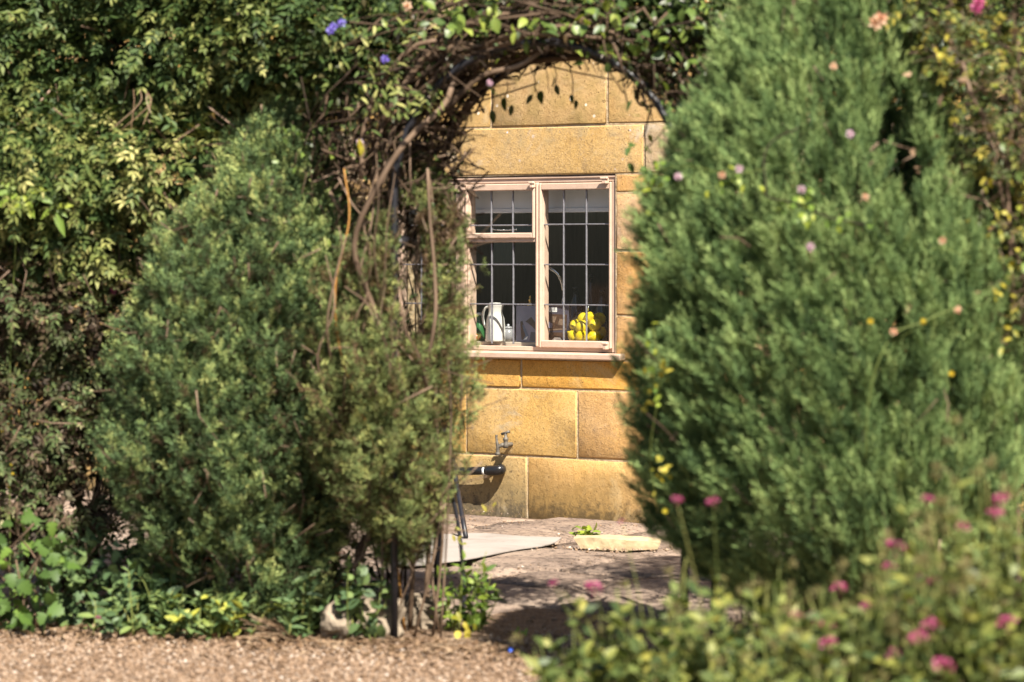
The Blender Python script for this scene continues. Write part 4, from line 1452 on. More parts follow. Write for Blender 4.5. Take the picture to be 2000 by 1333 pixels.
def branches(root, foot, tips, mat, r, rad=.012, amp=.12, name='branch'):
    for tpt in tips:
        pts = wander(np.array(foot) + r.normal(size=3) * [.06, .04, 0], tpt, 7, amp, r)
        V, Q, T = tube(pts, np.linspace(rad, rad * .35, len(pts)), 6)
        kid(name, V, [Q, T], mat, root)

def thin_holes(holes):
    def f(p, r):
        px = p[:, 0] / p[:, 1] * F + CX; py = HY - (p[:, 2] - CAMZ) / p[:, 1] * F
        k = np.ones(len(p), bool)
        for (x, y, rx, ry, pr) in holes:
            inside = ((px - x) / rx) ** 2 + ((py - y) / ry) ** 2 < 1
            k &= ~(inside & (r.uniform(size=len(p)) < pr))
        return k
    return f

rh = np.random.default_rng(77)
JB = [(90, 130, 11.1, .60, .50, .42), (340, 110, 10.95, .48, .42, .30), (540, 70, 10.75, .38, .38, .26), (-160, 260, 11.3, .6, .5, .7), (690, 30, 10.6, .28, .34, .24),
      (120, 330, 10.85, .46, .40, .30), (320, 320, 10.8, .28, .32, .24), (160, 450, 10.9, .36, .3, .2), (560, -120, 10.9, .9, .5, .30), (0, -150, 11.2, .9, .5, .4), (690, 130, 10.5, .18, .2, .12)]
hedge = empty('jasmine_hedge', G(200, 11.2), 0, 'thick jasmine hedge with pale hanging leaf sprays filling the upper left', 'hedge')
hole_dark = thin_holes([(270, 110, 60, 60, .75), (60, 450, 40, 40, .6), (215, 210, 35, 30, .7), (360, 320, 30, 35, .6), (480, 130, 50, 40, .4)])
mass(hedge, JB, 17000, SPRIGS, (.05, .10), M['jasmine'], 5, .46, .17, .45, tints=[-.04, -.08, -.02, 0, -.04, .16, .22, .16, -.05, -.08, .05], thin=hole_dark)
mass(hedge, JB, 5200, ROUNDSPRIGS, (.09, .14), M['jasmine'], 6, .16, .08, .3, 'inner_foliage', .3, .7)  # low tint paints the hedge's inner shade into its leaf colour
tangle(hedge, JB, 500, rh, M['twig'])
branches(hedge, G(200, 11.2), [P(x, y, 11.1) for x, y in ((90, 150), (330, 140), (220, 300), (520, 120), (-80, 250), (150, 400))], M['twig'], rh, .016, .2)
# the sprays that stand out, leaf by leaf
JL = leaf_set(M['jasmine'], (.4, .55, .7, .85), .34, False, .05, .2)
p, nrm, wh = blob_points(JB, 900, rh, .98, 1.07, .1, -.2)
px = p[:, 0] / p[:, 1] * F + CX; py = HY - (p[:, 2] - CAMZ) / p[:, 1] * F
k = (px > 0) & (px < 760) & (py > 0) & (py < 520)
p, nrm = p[k][:190], nrm[k][:190]
leaf_objs(hedge, JL, p, frames(unit(nrm * .5 + [0, -.1, -.6] + rh.normal(size=p.shape) * .5), nrm + [0, 0, .8] + rh.normal(size=p.shape) * .3), rh.uniform(.026, .042, len(p)))
# grassy dead stalks and the fan of young leaves at the left edge
st = Soup()
for k in range(5):
    q = P(270 + rh.normal() * 14, 175, 10.55)
    st.add_tube(smooth_path([q, q + [rh.normal() * .015, -.03, -.05], P(215 + 20 * k, 250 + rh.normal() * 14, 10.5)], 4), .0016, 4, rh.uniform(.4, 1))
st.kid('dead_stalk', M['dry'], hedge, kind='stuff')
GL = leaf_set(M['glossy'], (.55, .7, .8), .30, False, .05, .2)
fan = empty('ash_seedling', G(40, 10.6), 0, 'seedling with a fan of bright narrow leaves at the left edge of the hedge', 'plant')
c0 = P(42, 375, 10.5)
dirs = np.array([[-1, -.2, -.05], [-.9, -.2, -.5], [-.4, -.3, -1], [0, -.3, -1], [.5, -.2, -.9], [.9, -.2, .1], [1, -.2, -.3], [-.8, -.1, .4], [.3, -.3, -.7]])
leaf_objs(fan, GL, np.tile(c0, (9, 1)) + dirs * .015, frames(dirs, np.tile([0., -1, .5], (9, 1))), np.array([.085, .09, .08, .07, .085, .08, .11, .07, .09]))
c1 = P(105, 405, 10.5)
leaf_objs(fan, GL, np.tile(c1, (4, 1)), frames(np.array([[.4, -.2, -1], [-.6, -.2, -.5], [.8, -.2, .1], [.9, -.2, -.6]]), np.tile([0., -1, .4], (4, 1))), np.array([.11, .06, .07, .06]))
kid('stem', *(lambda t: (t[0], [t[1], t[2]]))(tube(smooth_path([G(20, 10.75), P(20, 700, 10.7), c0, (c0 + c1) / 2 + [0, 0, .01], c1], 5), .003, 5)), M['greenstem'], fan)

# --- the dry shrub below the hedge
DB = [(60, 590, 10.95, .46, .40, .24), (40, 790, 10.95, .42, .38, .32), (190, 690, 11.05, .26, .32, .36), (60, 960, 11.05, .42, .36, .22), (190, 900, 11.15, .20, .28, .26), (-180, 750, 11.3, .5, .4, .6)]
dry = empty('dry_shrub', G(80, 11.2), 0, 'straggly half dry shrub with small grey-green leaves at the left', 'shrub')
M['drymix'] = leaf_mat('dry_shrub_leaf', [(0, (.035, .025, .015)), (.25, (.10, .065, .042)), (.45, (.065, .075, .03)), (.7, (.075, .115, .04)), (.9, (.18, .20, .07)), (1, (.34, .31, .17))], .6, .2, .25)
hole_wall = thin_holes([(178, 935, 26, 40, .97), (265, 1020, 22, 30, .9), (30, 520, 40, 50, .6), (90, 905, 40, 40, .4)])
mass(dry, DB, 5200, SPRIGS, (.045, .085), M['drymix'], 15, .50, .22, .1, thin=hole_wall)
mass(dry, DB, 2800, ROUNDSPRIGS, (.06, .10), M['drymix'], 16, .25, .12, .1, 'inner_foliage', .35, .7, thin=hole_wall)  # deeper leaves coloured darker, shade of the gaps worked into the tint
tangle(dry, DB, 900, rh, M['twig'], 'twig', (.06, .26), (.0012, .0032), .5, .6, 1.05)
branches(dry, G(100, 11.15), [P(x, y, 11.0) for x, y in ((20, 560), (110, 620), (180, 720), (60, 760), (230, 840), (-60, 700))], M['twig'], rh, .009, .2)
def small_blooms(root, spots, mat, d, rad, name='flower', seed=1):
    r = np.random.default_rng(seed)
    for i, (px, py) in enumerate(spots):
        so_ = Soup()
        n = 7
        c = P(px, py, d if np.isscalar(d) else d[i])
        dr = np.stack([np.cos(np.arange(n) * 6.283 / n), -.35 + 0 * np.arange(n), np.sin(np.arange(n) * 6.283 / n)], 1) + r.normal(size=(n, 3)) * .15
        scatter(so_, leaf_small(.75, .1, .1), np.tile(c, (n, 1)), frames(dr, np.tile([0., -1, .3], (n, 1))), np.full(n, rad), r.uniform(.2, .9, n))
        n = 6
        dr = r.normal(size=(n, 3)) * .6 + [0, -1, .1]
        scatter(so_, leaf_small(.9, .15, .3), np.tile(c, (n, 1)), frames(dr, r.normal(size=(n, 3))), np.full(n, rad * .75), r.uniform(.2, .9, n))
        so_.kid(name, mat, root)
        q = c + [r.normal() * .03, .06, -.05]
        V, Q, T = tube(smooth_path([c, c + [r.normal() * .01, .02, -.015], q], 3), .0016, 4)
        kid('flower_stalk', V, [Q, T], M['greenstem'], root)
small_blooms(dry, [(22, 908), (17, 952), (25, 925), (4, 842)], M['gold'], 10.62, .006, 'flower', 3)
small_blooms(dry, [(222, 570), (210, 592)], M['pink'], 10.75, .014, 'flower', 4)

# --- screen of evergreen behind the right juniper
EB = [(1790, 180, 10.5, .28, .3, .42), (1950, 250, 10.6, .7, .5, .6), (1900, 650, 10.6, .7, .5, .5), (2300, 500, 10.8, .7, .5, 1.0), (1850, 950, 10.5, .5, .4, .35), (2050, 0, 10.7, .8, .5, .5), (1760, 1050, 10.4, .3, .3, .25)]
ever = empty('evergreen_hedge', G(1950, 10.6), 0, 'dark evergreen hedge glimpsed behind the juniper and the rose bush', 'hedge')
mass(ever, EB, 7000, SPRIGS, (.06, .11), M['rose'], 25, .30, .16, .2)
mass(ever, EB, 1400, ROUNDSPRIGS, (.12, .18), M['rose'], 26, .2, .1, .2, 'inner_foliage', .3, .65)  # darker tint inside: interior shade laid into the colour
branches(ever, G(1950, 10.6), [P(x, y, 10.5) for x, y in ((1850, 300), (1950, 200), (2050, 500), (1900, 700))], M['twig'], rh, .02, .2)

# ------------------------------------------------------------------ climber over the arch
vine = empty('climbing_vine', G(800, 10.5), 0, 'old woody climber tangled over the arch with few sunlit leaves', 'climber')
rv = np.random.default_rng(12)
def stem(pts, r_, mat=None, taper=.5, k=5, n=7):
    pts = smooth_path([np.asarray(q) for q in pts], k)
    V, Q, T = tube(pts, np.linspace(r_, r_ * taper, len(pts)), n)
    kid('stem', V, [Q, T], mat or M['twig'], vine, np.clip(.62 + .25 * lownoise(V, 18, int(r_ * 1e4)), 0, 1))
# the stems one can follow in the picture
stem([P(800, 1225, 10.5), P(806, 1100, 10.45), P(800, 950, 10.45), P(768, 760, 10.1), P(735, 620, 10.0), P(692, 480, 9.98), P(745, 350, 10.0), P(800, 270, 10.1), P(868, 205, 10.15), P(890, 145, 10.18), P(925, 100, 10.2), P(1000, 55, 10.25), P(1080, 10, 10.3)], .0085, None, 1.3)
stem([P(832, 1225, 10.6), P(838, 1050, 10.6), P(850, 880, 10.5), P(815, 700, 10.45), P(850, 560, 10.42), P(848, 480, 10.4), P(830, 380, 10.4), P(850, 250, 10.4), P(900, 150, 10.4), P(1000, 120, 10.35), P(1090, 85, 10.3)], .010, None, .6)
stem([P(790, 1230, 10.45), P(770, 1060, 10.4), P(740, 900, 10.2), P(668, 700, 10.08), P(655, 560, 10.04), P(682, 430, 10.03), P(672, 330, 10.04)], .0042, M['orangestem'], .6)
stem([P(672, 330, 10.2), P(690, 325, 10.2), P(700, 322, 10.22), P(640, 297, 10.15), P(628, 292, 10.15)], .0055)
stem([P(870, 215, 10.15), P(940, 150, 10.12), P(1010, 130, 10.12), P(1060, 100, 10.15), P(1100, 70, 10.2)], .011, None, .5)
stem([P(885, 250, 10.5), P(960, 145, 10.5), P(1050, 120, 10.45), P(1150, 112, 10.4), P(1250, 90, 10.3), P(1340, 60, 10.1)], .012, None, .6)
stem([P(795, 800, 10.1), P(830, 720, 10.02), P(850, 620, 10.02), P(848, 520, 10.05), P(840, 430, 10.1), P(835, 330, 10.2)], .0075, None, .6)
stem([P(835, 760, 10.05), P(815, 690, 10.02), P(790, 640, 10.02), P(780, 560, 10.05)], .006, None, .7)
for k in range(14):
    x0 = rv.uniform(640, 770); y0 = rv.uniform(520, 820); x1 = x0 + rv.normal() * 45; y1 = y0 - rv.uniform(120, 330); d0 = rv.uniform(9.94, 10.05)
    stem([P(x0, y0, d0 + .1), P((x0 + x1) / 2 + rv.normal() * 14, (y0 * 2 + y1) / 3, d0), P((x0 + x1) / 2 + rv.normal() * 14, (y0 + y1 * 2) / 3, d0), P(x1, y1, d0 + .06)], rv.uniform(.0025, .005), None, .5, 4, 5)
stem([P(1230, 110, 10.3), P(1245, 170, 10.3), P(1250, 205, 10.3), P(1310, 207, 10.1)], .005, None, .8)
stem([P(700, 1200, 10.4), P(700, 1080, 10.42), P(735, 1020, 10.4), P(722, 960, 10.35), P(690, 860, 10.3), P(700, 700, 10.35)], .013, None, .5)
stem([P(760, 1100, 10.45), P(770, 1030, 10.4), P(735, 1010, 10.35), P(710, 1080, 10.35), P(690, 1110, 10.35)], .010, None, .8)
for k in range(12):
    a0 = rv.uniform(120, 178); a1 = rv.uniform(20, 75); b0 = rv.uniform(-.1, 1.0); o = rv.uniform(.0, .16)
    pts = []
    for a in np.linspace(a0, a1, 6):
        t = math.radians(a)
        pts.append(arch_pt(a, b0) + (ACROSS * math.cos(t) + np.array([0, 0, math.sin(t)])) * (o + rv.normal() * .025) + rv.normal(size=3) * [.01, .05, .01])
    stem(pts, rv.uniform(.006, .013), None, .5, 4, 6)
for k in range(9):
    x0 = rv.uniform(745, 865); d0 = rv.uniform(10.25, 10.75)
    a1 = rv.uniform(60, 165)
    b = arch_pt(a1, rv.uniform(0, 1)) + rv.normal(size=3) * .05
    pts = [G(x0, d0, .0), P(x0 + rv.normal() * 35, 1000, d0), P(x0 + rv.normal() * 50, 750, d0), P(x0 + rv.normal() * 50, 520, d0), arch_pt(168, rv.uniform(0, 1)) + rv.normal(size=3) * .05, arch_pt((168 + a1) / 2, rv.uniform(0, 1)) + rv.normal(size=3) * .05, b]
    stem(pts, rv.uniform(.0025, .006), None, .5, 4, 5)
# tangle on and above the hoops, thickest over the left shoulder
st = Soup()
def top_pt(lo=25, hi=172, out=.30):
    a = rv.uniform(lo, hi)
    base = arch_pt(a, rv.uniform(-.15, 1.1))
    o = rv.beta(1.1, 1.8) * out * (1.0 if a < 120 else 1.25)
    return base + (ACROSS * math.cos(math.radians(a)) + np.array([0, 0, math.sin(math.radians(a))])) * (o - .015), a
for k in range(1100):
    q, a = top_pt()
    t = math.radians(a)
    tang = -ACROSS * math.sin(t) * -1 + np.array([0, 0, -math.cos(t)])
    dv = unit(tang * rv.choice([-1, 1]) * 1.0 + rv.normal(size=3) * .55) * rv.uniform(.08, .32)
    st.add_tube([q - dv * .5, q + rv.normal(size=3) * .018, q + dv * .5], rv.uniform(.0012, .0045), 4, rv.uniform(.02, .6))  # low bark tints put the shade over the arch into the colour
for k in range(420):
    q = P(rv.uniform(640, 900), rv.uniform(190, 480), rv.uniform(10.25, 10.75))
    dv = unit(rv.normal(size=3) * [.7, .5, 1] + [.25, 0, .5]) * rv.uniform(.06, .28)
    st.add_tube([q - dv * .5, q + rv.normal(size=3) * .014, q + dv * .5], rv.uniform(.001, .004), 4, rv.uniform(.05, 1))
st.kid('twig', M['twig'], vine, kind='stuff')
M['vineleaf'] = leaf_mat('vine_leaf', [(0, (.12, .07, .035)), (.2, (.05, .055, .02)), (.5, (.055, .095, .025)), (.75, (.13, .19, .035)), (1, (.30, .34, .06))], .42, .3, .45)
so_ = Soup()
P_, A_ = [], []
for k in range(3600):
    q, a = top_pt(8, 175, .46)
    P_.append(q); A_.append(a)
for k in range(2600):
    q, a = top_pt(8, 85, .55)
    P_.append(q); A_.append(a)
P_ = np.array(P_)
m = len(P_)
d = unit(rv.normal(size=(m, 3)) * .6 + [0, -.3, -.45])
scatter(so_, leaf_small(.55, .08, .15), P_, frames(d, rv.normal(size=(m, 3)) * .5 + [0, -.4, .8]), rv.uniform(.018, .036, m), np.clip(rv.beta(1.8, 2.6, m), 0, 1))
m = 700
q = np.stack([P(x, y, dd_) for x, y, dd_ in zip(rv.uniform(640, 905, m), rv.uniform(170, 620, m), rv.uniform(10.2, 10.75, m))])
scatter(so_, leaf_small(.5, .08, .15), q, frames(rv.normal(size=(m, 3)) + [0, 0, -.5], rv.normal(size=(m, 3)) * .6 + [0, -.3, .7]), rv.uniform(.012, .032, m), np.clip(rv.beta(1.2, 2.6, m), 0, 1))
so_.kid('foliage', M['vineleaf'], vine, kind='stuff')
# leaves one by one, sunlight put into their paler tints: right shoulder, crown and sprays on the left shoulder
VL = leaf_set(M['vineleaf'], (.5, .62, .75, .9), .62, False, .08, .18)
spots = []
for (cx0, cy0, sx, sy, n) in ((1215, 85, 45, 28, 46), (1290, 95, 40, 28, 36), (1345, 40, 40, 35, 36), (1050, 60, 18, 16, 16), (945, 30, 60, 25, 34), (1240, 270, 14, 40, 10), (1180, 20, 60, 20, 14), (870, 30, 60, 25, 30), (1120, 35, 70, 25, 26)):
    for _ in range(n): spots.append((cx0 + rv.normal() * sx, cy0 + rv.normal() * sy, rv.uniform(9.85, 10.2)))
q = np.array([P(*s_) for s_ in spots])
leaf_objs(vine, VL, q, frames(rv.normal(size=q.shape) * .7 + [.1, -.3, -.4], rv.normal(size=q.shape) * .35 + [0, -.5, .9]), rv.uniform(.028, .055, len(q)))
spots = []
for (cx0, cy0, sx, sy, n) in ((760, 185, 40, 25, 46), (820, 205, 26, 14, 24), (720, 120, 40, 30, 30), (760, 60, 50, 25, 24)):
    for _ in range(n): spots.append((cx0 + rv.normal() * sx, cy0 + rv.normal() * sy, rv.uniform(9.95, 10.15)))
q = np.array([P(*s_) for s_ in spots])
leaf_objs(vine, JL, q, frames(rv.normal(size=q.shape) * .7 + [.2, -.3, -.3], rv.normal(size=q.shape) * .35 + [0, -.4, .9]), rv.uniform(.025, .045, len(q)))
mass(vine, [(1340, 5, 10.2, .16, .2, .12), (1235, -25, 10.3, .2, .2, .10), (1120, -40, 10.4, .2, .2, .10), (990, -40, 10.4, .2, .2, .1)], 1500, ROUNDSPRIGS, (.05, .09), M['vineleaf'], 61, .38, .16, .3)
# leaves hanging over the wall in the opening
DL = leaf_set(M['vineleaf'], (.3, .4), .5, False, .08, .2)
q = np.array([P(x, y, 10.55) for x, y in ((1045, 168), (1055, 178), (1040, 185), (1082, 150), (1085, 165), (1115, 185), (1125, 195), (1240, 175), (1262, 165), (985, 190), (1000, 205), (960, 215), (1240, 130))])
leaf_objs(vine, DL, q, frames(rv.normal(size=q.shape) * .4 + [.1, 0, -1], rv.normal(size=q.shape) * .4 + [0, -1, .2]), rv.uniform(.03, .055, len(q)))
st = Soup()
for a_, b_ in (((1080, 120), (1085, 175)), ((1035, 130), (1045, 180)), ((1110, 120), (1118, 195)), ((990, 160), (985, 190)), ((1225, 110), (1240, 195)), ((960, 180), (960, 215))):
    st.add_tube([P(*a_, 10.55), P((a_[0] + b_[0]) / 2 + 5, (a_[1] + b_[1]) / 2, 10.55), P(*b_, 10.55)], .002, 4, .2)
st.kid('tendril', M['twig'], vine, kind='stuff')
small_blooms(vine, [(652, 52), (668, 45), (645, 60), (752, 116)], M['violet'], 9.95, .016, 'blossom', 7)
small_blooms(vine, [(957, 162), (703, 278)], M['pale'], 10.1, .014, 'blossom', 8)
small_blooms(vine, [(795, 12)], M['peach'], 10.0, .02, 'blossom', 9)
YL = leaf_set(M['yellowleaf'], (.4, .7), .5, False, .08, .2)
q = np.array([P(702, 272, 10.05), P(708, 285, 10.05)])
leaf_objs(vine, YL, q, frames(np.array([[.1, 0, -1], [-.2, 0, -1.]]), np.tile([0., -1, .3], (2, 1))), np.array([.04, .035]))

# ------------------------------------------------------------------ rambling rose over the right juniper
ramb = empty('rambling_rose', G(1560, 9.0), 0, 'rambling rose with scattered pale pink blooms trailing across the big juniper', 'rose')
def onR(px, py, out=.05): return P(px, py, PR.front(px, py) - out)
def rtube(pts, r_, mat): 
    V, Q, T = tube(smooth_path([onR(*q_) for q_ in pts], 5), r_, 5)
    kid('stem', V, [Q, T], mat, ramb, smooth=True)
rtube([(1560, 250), (1510, 275), (1492, 310), (1496, 360), (1500, 385), (1560, 400), (1620, 425), (1690, 440)], .0028, M['twig'])
rtube([(1500, 330), (1430, 340), (1330, 325), (1260, 350)], .0022, M['greenstem'])
rtube([(1285, 1000), (1270, 880), (1290, 740), (1275, 640)], .0025, M['greenstem'])
rtube([(1690, 900), (1700, 760), (1740, 660), (1800, 630), (1870, 600)], .0025, M['greenstem'])
for spots, mat, rad, sd_ in (([(1660, 262), (1443, 330), (1565, 370), (1583, 482), (1325, 345)], M['pale'], .014, 1), ([(1628, 130), (1715, 47), (1745, 648), (1870, 605), (1690, 385), (1840, 470), (1410, 342)], M['peach'], .013, 2), ([(1803, 628), (1700, 628), (1858, 730)], M['gold'], .010, 3)):
    big = [s_ for s_ in spots]
    small_blooms(ramb, big, mat, [PR.front(*s_) - .07 for s_ in big], rad, 'rose_bloom', sd_)
small_blooms(ramb, [(1710, 45), (1720, 38)], M['peach'], PR.front(1715, 47) - .12, .024, 'rose_bloom', 12)
RL = leaf_set(M['glossy'], (.45, .6, .75, .85), .6, False, .08, .15)
spots = [(1265 + rv.normal() * 22, 345 + rv.normal() * 28) for _ in range(26)] + [(1420 + rv.normal() * 30, 350 + rv.normal() * 14) for _ in range(14)] + [(1555 + rv.normal() * 30, 395 + rv.normal() * 18) for _ in range(16)] \
    + [(1285 + rv.normal() * 14, 740 + rv.normal() * 40) for _ in range(12)] + [(1640 + rv.normal() * 40, 430 + rv.normal() * 14) for _ in range(10)]
q = np.array([onR(min(max(x, 1262), 1900), y, .06) for x, y in spots])
leaf_objs(ramb, RL, q, frames(rv.normal(size=q.shape) * .7 + [0, -.4, -.3], rv.normal(size=q.shape) * .4 + [0, -.6, .7]), rv.uniform(.018, .032, len(q)))
YR = leaf_set(M['yellowleaf'], (.1, .45, .75), .55, False, .08, .2)
spots = [(1285 + rv.normal() * 16, 725 + rv.normal() * 18) for _ in range(9)] + [(1265 + rv.normal() * 8, 775 + rv.normal() * 16) for _ in range(6)] + [(1292 + rv.normal() * 9, 915 + rv.normal() * 22) for _ in range(10)] + [(1293, 1000), (1280, 960)]
q = np.array([onR(max(x, 1258), y, .06) for x, y in spots])
leaf_objs(ramb, YR, q, frames(rv.normal(size=q.shape) * .7 + [0, -.4, -.4], rv.normal(size=q.shape) * .4 + [0, -.8, .5]), rv.uniform(.018, .03, len(q)))

# --- rose bush at the right edge, in front of the hedge
rose = empty('rose_bush', G(1960, 9.1), 0, 'leggy rose bush with yellowing leaves and bare canes at the right edge', 'rose')
rb = np.random.default_rng(44)
RB = [(1860, 70, 9.05, .17, .2, .17), (1960, 190, 9.0, .16, .2, .22), (1930, 330, 9.05, .14, .2, .2), (2060, 300, 9.1, .25, .3, .5), (1990, 560, 9.0, .14, .2, .25), (1800, 20, 9.1, .14, .2, .12), (1900, -120, 9.1, .35, .3, .2)]
def cane(pts, r_, tint=.7):
    V, Q, T = tube(smooth_path([P(*q_) for q_ in pts], 6), r_, 6)
    kid('cane', V, [Q, T], M['twig'], rose, np.full(len(V), tint))
cane([(1990, 1200, 9.0), (1985, 800, 8.95), (1975, 520, 8.9), (1968, 320, 8.9), (1985, 200, 8.9), (1990, 80, 8.9)], .0055)
cane([(2010, 1250, 9.1), (2020, 700, 9.0), (1960, 400, 8.9), (1925, 250, 8.88), (1890, 170, 8.9), (1850, 60, 8.95)], .005, .85)
cane([(1975, 480, 8.9), (1930, 400, 8.9), (1880, 380, 8.9), (1830, 330, 8.95)], .004, .5)
cane([(1968, 330, 8.9), (1930, 240, 8.88), (1900, 190, 8.86), (1880, 120, 8.88)], .0045, .9)
cane([(2000, 640, 8.95), (1970, 560, 8.9), (1950, 480, 8.88)], .004, .6)
cane([(1990, 500, 9.0), (2040, 200, 8.9), (1990, -60, 8.9)], .008, .4)
mass(rose, RB, 2300, SPRIGS, (.035, .07), M['rosedry'], 46, .56, .22, .3, lo=.3)
tangle(rose, RB, 620, rb, M['twig'], 'twig', (.06, .22), (.0012, .0035), .4)
XL = leaf_set(M['rose'], (.35, .5, .65, .85), .62, False, .08, .15)
p, nrm, wh = blob_points(RB, 700, rb, .9, 1.1, .1, -.1)
px = p[:, 0] / p[:, 1] * F + CX; py = HY - (p[:, 2] - CAMZ) / p[:, 1] * F
k = (px > 1740) & (px < 2010) & (py > -10) & (py < 720)
p, nrm = p[k][:90], nrm[k][:90]
leaf_objs(rose, XL, p, frames(nrm + rb.normal(size=p.shape) * .6 + [0, 0, -.3], nrm * .5 + [0, -.3, .8] + rb.normal(size=p.shape) * .4), rb.uniform(.022, .04, len(p)))
spots = [(1840 + rb.normal() * 22, 100 + rb.normal() * 20) for _ in range(9)] + [(1957 + rb.normal() * 14, 445 + rb.normal() * 22) for _ in range(7)] + [(1968 + rb.normal() * 14, 510 + rb.normal() * 16) for _ in range(7)] + [(1965 + rb.normal() * 18, 575 + rb.normal() * 14) for _ in range(6)] + [(1965 + rb.normal() * 18, 650 + rb.normal() * 14) for _ in range(5)] + [(1925 + rb.normal() * 10, 355 + rb.normal() * 12) for _ in range(6)]
q = np.array([P(x, y, rb.uniform(8.7, 8.85)) for x, y in spots])
leaf_objs(rose, YR, q, frames(rb.normal(size=q.shape) * .6 + [0, -.3, -.6], rb.normal(size=q.shape) * .4 + [0, -.7, .6]), rb.uniform(.016, .03, len(q)))
BL = leaf_set(M['dry'], (.35, .5, .7), .55, False, .12, .3)
q = np.array([P(rb.uniform(1760, 2000), rb.uniform(0, 700), rb.uniform(8.75, 9.0)) for _ in range(46)])
leaf_objs(rose, BL, q, frames(rb.normal(size=q.shape) + [0, 0, -.5], rb.normal(size=q.shape)), rb.uniform(.02, .04, len(q)))
small_blooms(rose, [(1912, 4), (1908, 14)], M['pink'], 8.75, .022, 'rose_bloom', 5)

# ------------------------------------------------------------------ low plants
def flower_meshes(mat, r, n_var=4):
    out = []
    for k in range(n_var):
        so_ = Soup(); n = 60
        d = unit(r.normal(size=(n, 3)) + [0, 0, .7]); d[:, 2] = np.abs(d[:, 2]) * .9 - .15
        p = d * r.uniform(.75, 1.0, (n, 1)) * np.array([1, 1, .75])
        scatter(so_, leaf_small(.9, .12, .2), p * .8, frames(d + r.normal(size=(n, 3)) * .6, r.normal(size=(n, 3))), r.uniform(.25, .42, n), r.beta(2, 2, n))
        so_.add_tube([(0, 0, -.9), (0, 0, .1)], .06, 4, 0)
        out.append(so_.mesh('flower_head', mat))
    return out
rp = np.random.default_rng(64)
PINK = flower_meshes(M['pink'], rp)
PAIRS_V = 10
def perennial(name, label, cat, base_px, d, stems, heads, leaf_mat_, leaf_len, r, height, spread, group=None, leaves_as_parts=60, tint=(.35, .95), fluff=0, leafw=.42, lean=(0, 0), pairs=7, stem_mat='greenstem', w_px=None):
    root = empty(name, G(base_px, d), 0, label, cat, group)
    c = np.array(root.location)
    st = Soup(); LP2, LD, LN, LS = [], [], [], []
    tops = [(P(*h[:2], h[2]), h[3]) for h in heads]
    alltops = [t for t, _ in tops]
    for k in range(stems):
        a = r.uniform(0, 6.283); q = math.sqrt(r.uniform(0, 1)) * spread
        h = height * (r.uniform(.5, 1.0) if r.uniform() < .82 else r.uniform(1.0, 1.22)) * (1 - .35 * (q / spread) ** 2)
        alltops.append(c + [q * math.cos(a) * 1.25 + lean[0] * h, q * math.sin(a) * .8 + lean[1] * h, h])
    for i, tp in enumerate(alltops):
        f = c + np.array([(tp[0] - c[0]) * .45, (tp[1] - c[1]) * .45, 0]) + r.normal(size=3) * [.02, .02, 0]
        midp = f * .45 + tp * .55 + r.normal(size=3) * .02 + [0, 0, .04]
        path = smooth_path([f, midp, tp], 5)
        st.add_tube(path, np.linspace(.0026, .0011, len(path)) * (.6 if i < len(tops) else 1), 4, r.uniform(.1, .9))
        L_ = len(path)
        for j in range(pairs):
            u_ = .15 + (.80 if i >= len(tops) else .5) * (j + r.uniform(-.3, .3)) / pairs
            q = path[min(L_ - 1, int(u_ * (L_ - 1)))]
            a = r.uniform(0, 3.14) if j % 2 else r.uniform(0, 3.14) + 1.57
            for sgn in (0, 3.1416):
                dv = np.array([math.cos(a + sgn), math.sin(a + sgn), r.uniform(-.3, 1.3)])
                LP2.append(q); LD.append(dv); LN.append(np.array([0, -.3, .9]) + r.normal(size=3) * .5); LS.append(leaf_len * r.uniform(.5, 1.15) * (1 - .25 * u_))
    st.kid('stem', M[stem_mat], root, kind='stuff')
    LP2, LD, LN, LS = map(np.array, (LP2, LD, LN, LS))
    R = frames(LD, LN)
    # the nearest and uppermost leaves are objects of their own
    score = -LP2[:, 1] + .6 * LP2[:, 2] + LS * 2 + r.normal(size=len(LS)) * .05
    order = np.argsort(-score)
    big, rest = order[:leaves_as_parts], order[leaves_as_parts:]
    if len(big): leaf_objs(root, leaf_set(leaf_mat_, tuple(np.linspace(*tint, 5)), leafw), LP2[big], R[big], LS[big])
    if len(rest):
        so2 = Soup()
        scatter(so2, leaf_small(leafw, .05, .12), LP2[rest], R[rest], LS[rest], r.uniform(*tint, len(rest)))
        so2.kid('foliage', leaf_mat_, root, kind='stuff')
    for i, (tp, s_) in enumerate(tops):
        o = link('flower_head', PINK[i % 4], root)
        o.location = Vector(tp - c); s_ *= 1.12; o.scale = (s_, s_, s_); o.rotation_euler = (r.uniform(-.4, .6), r.uniform(-.4, .4), r.uniform(0, 6))
    if fluff:
        sf = Soup()
        tt = [t for t in alltops[len(tops):]]
        for k in range(fluff):
            q = tt[r.integers(0, len(tt))] + r.normal(size=3) * .02
            n = 26
            dv = unit(r.normal(size=(n, 3)) + [0, 0, .5])
            scatter(sf, leaf_small(.12, .0, .05), np.tile(q, (n, 1)), frames(dv, r.normal(size=(n, 3))), r.uniform(.012, .03, n), r.uniform(0, 1, n))
        sf.kid('seed_head', M['fluff'], root, kind='stuff')
    return root

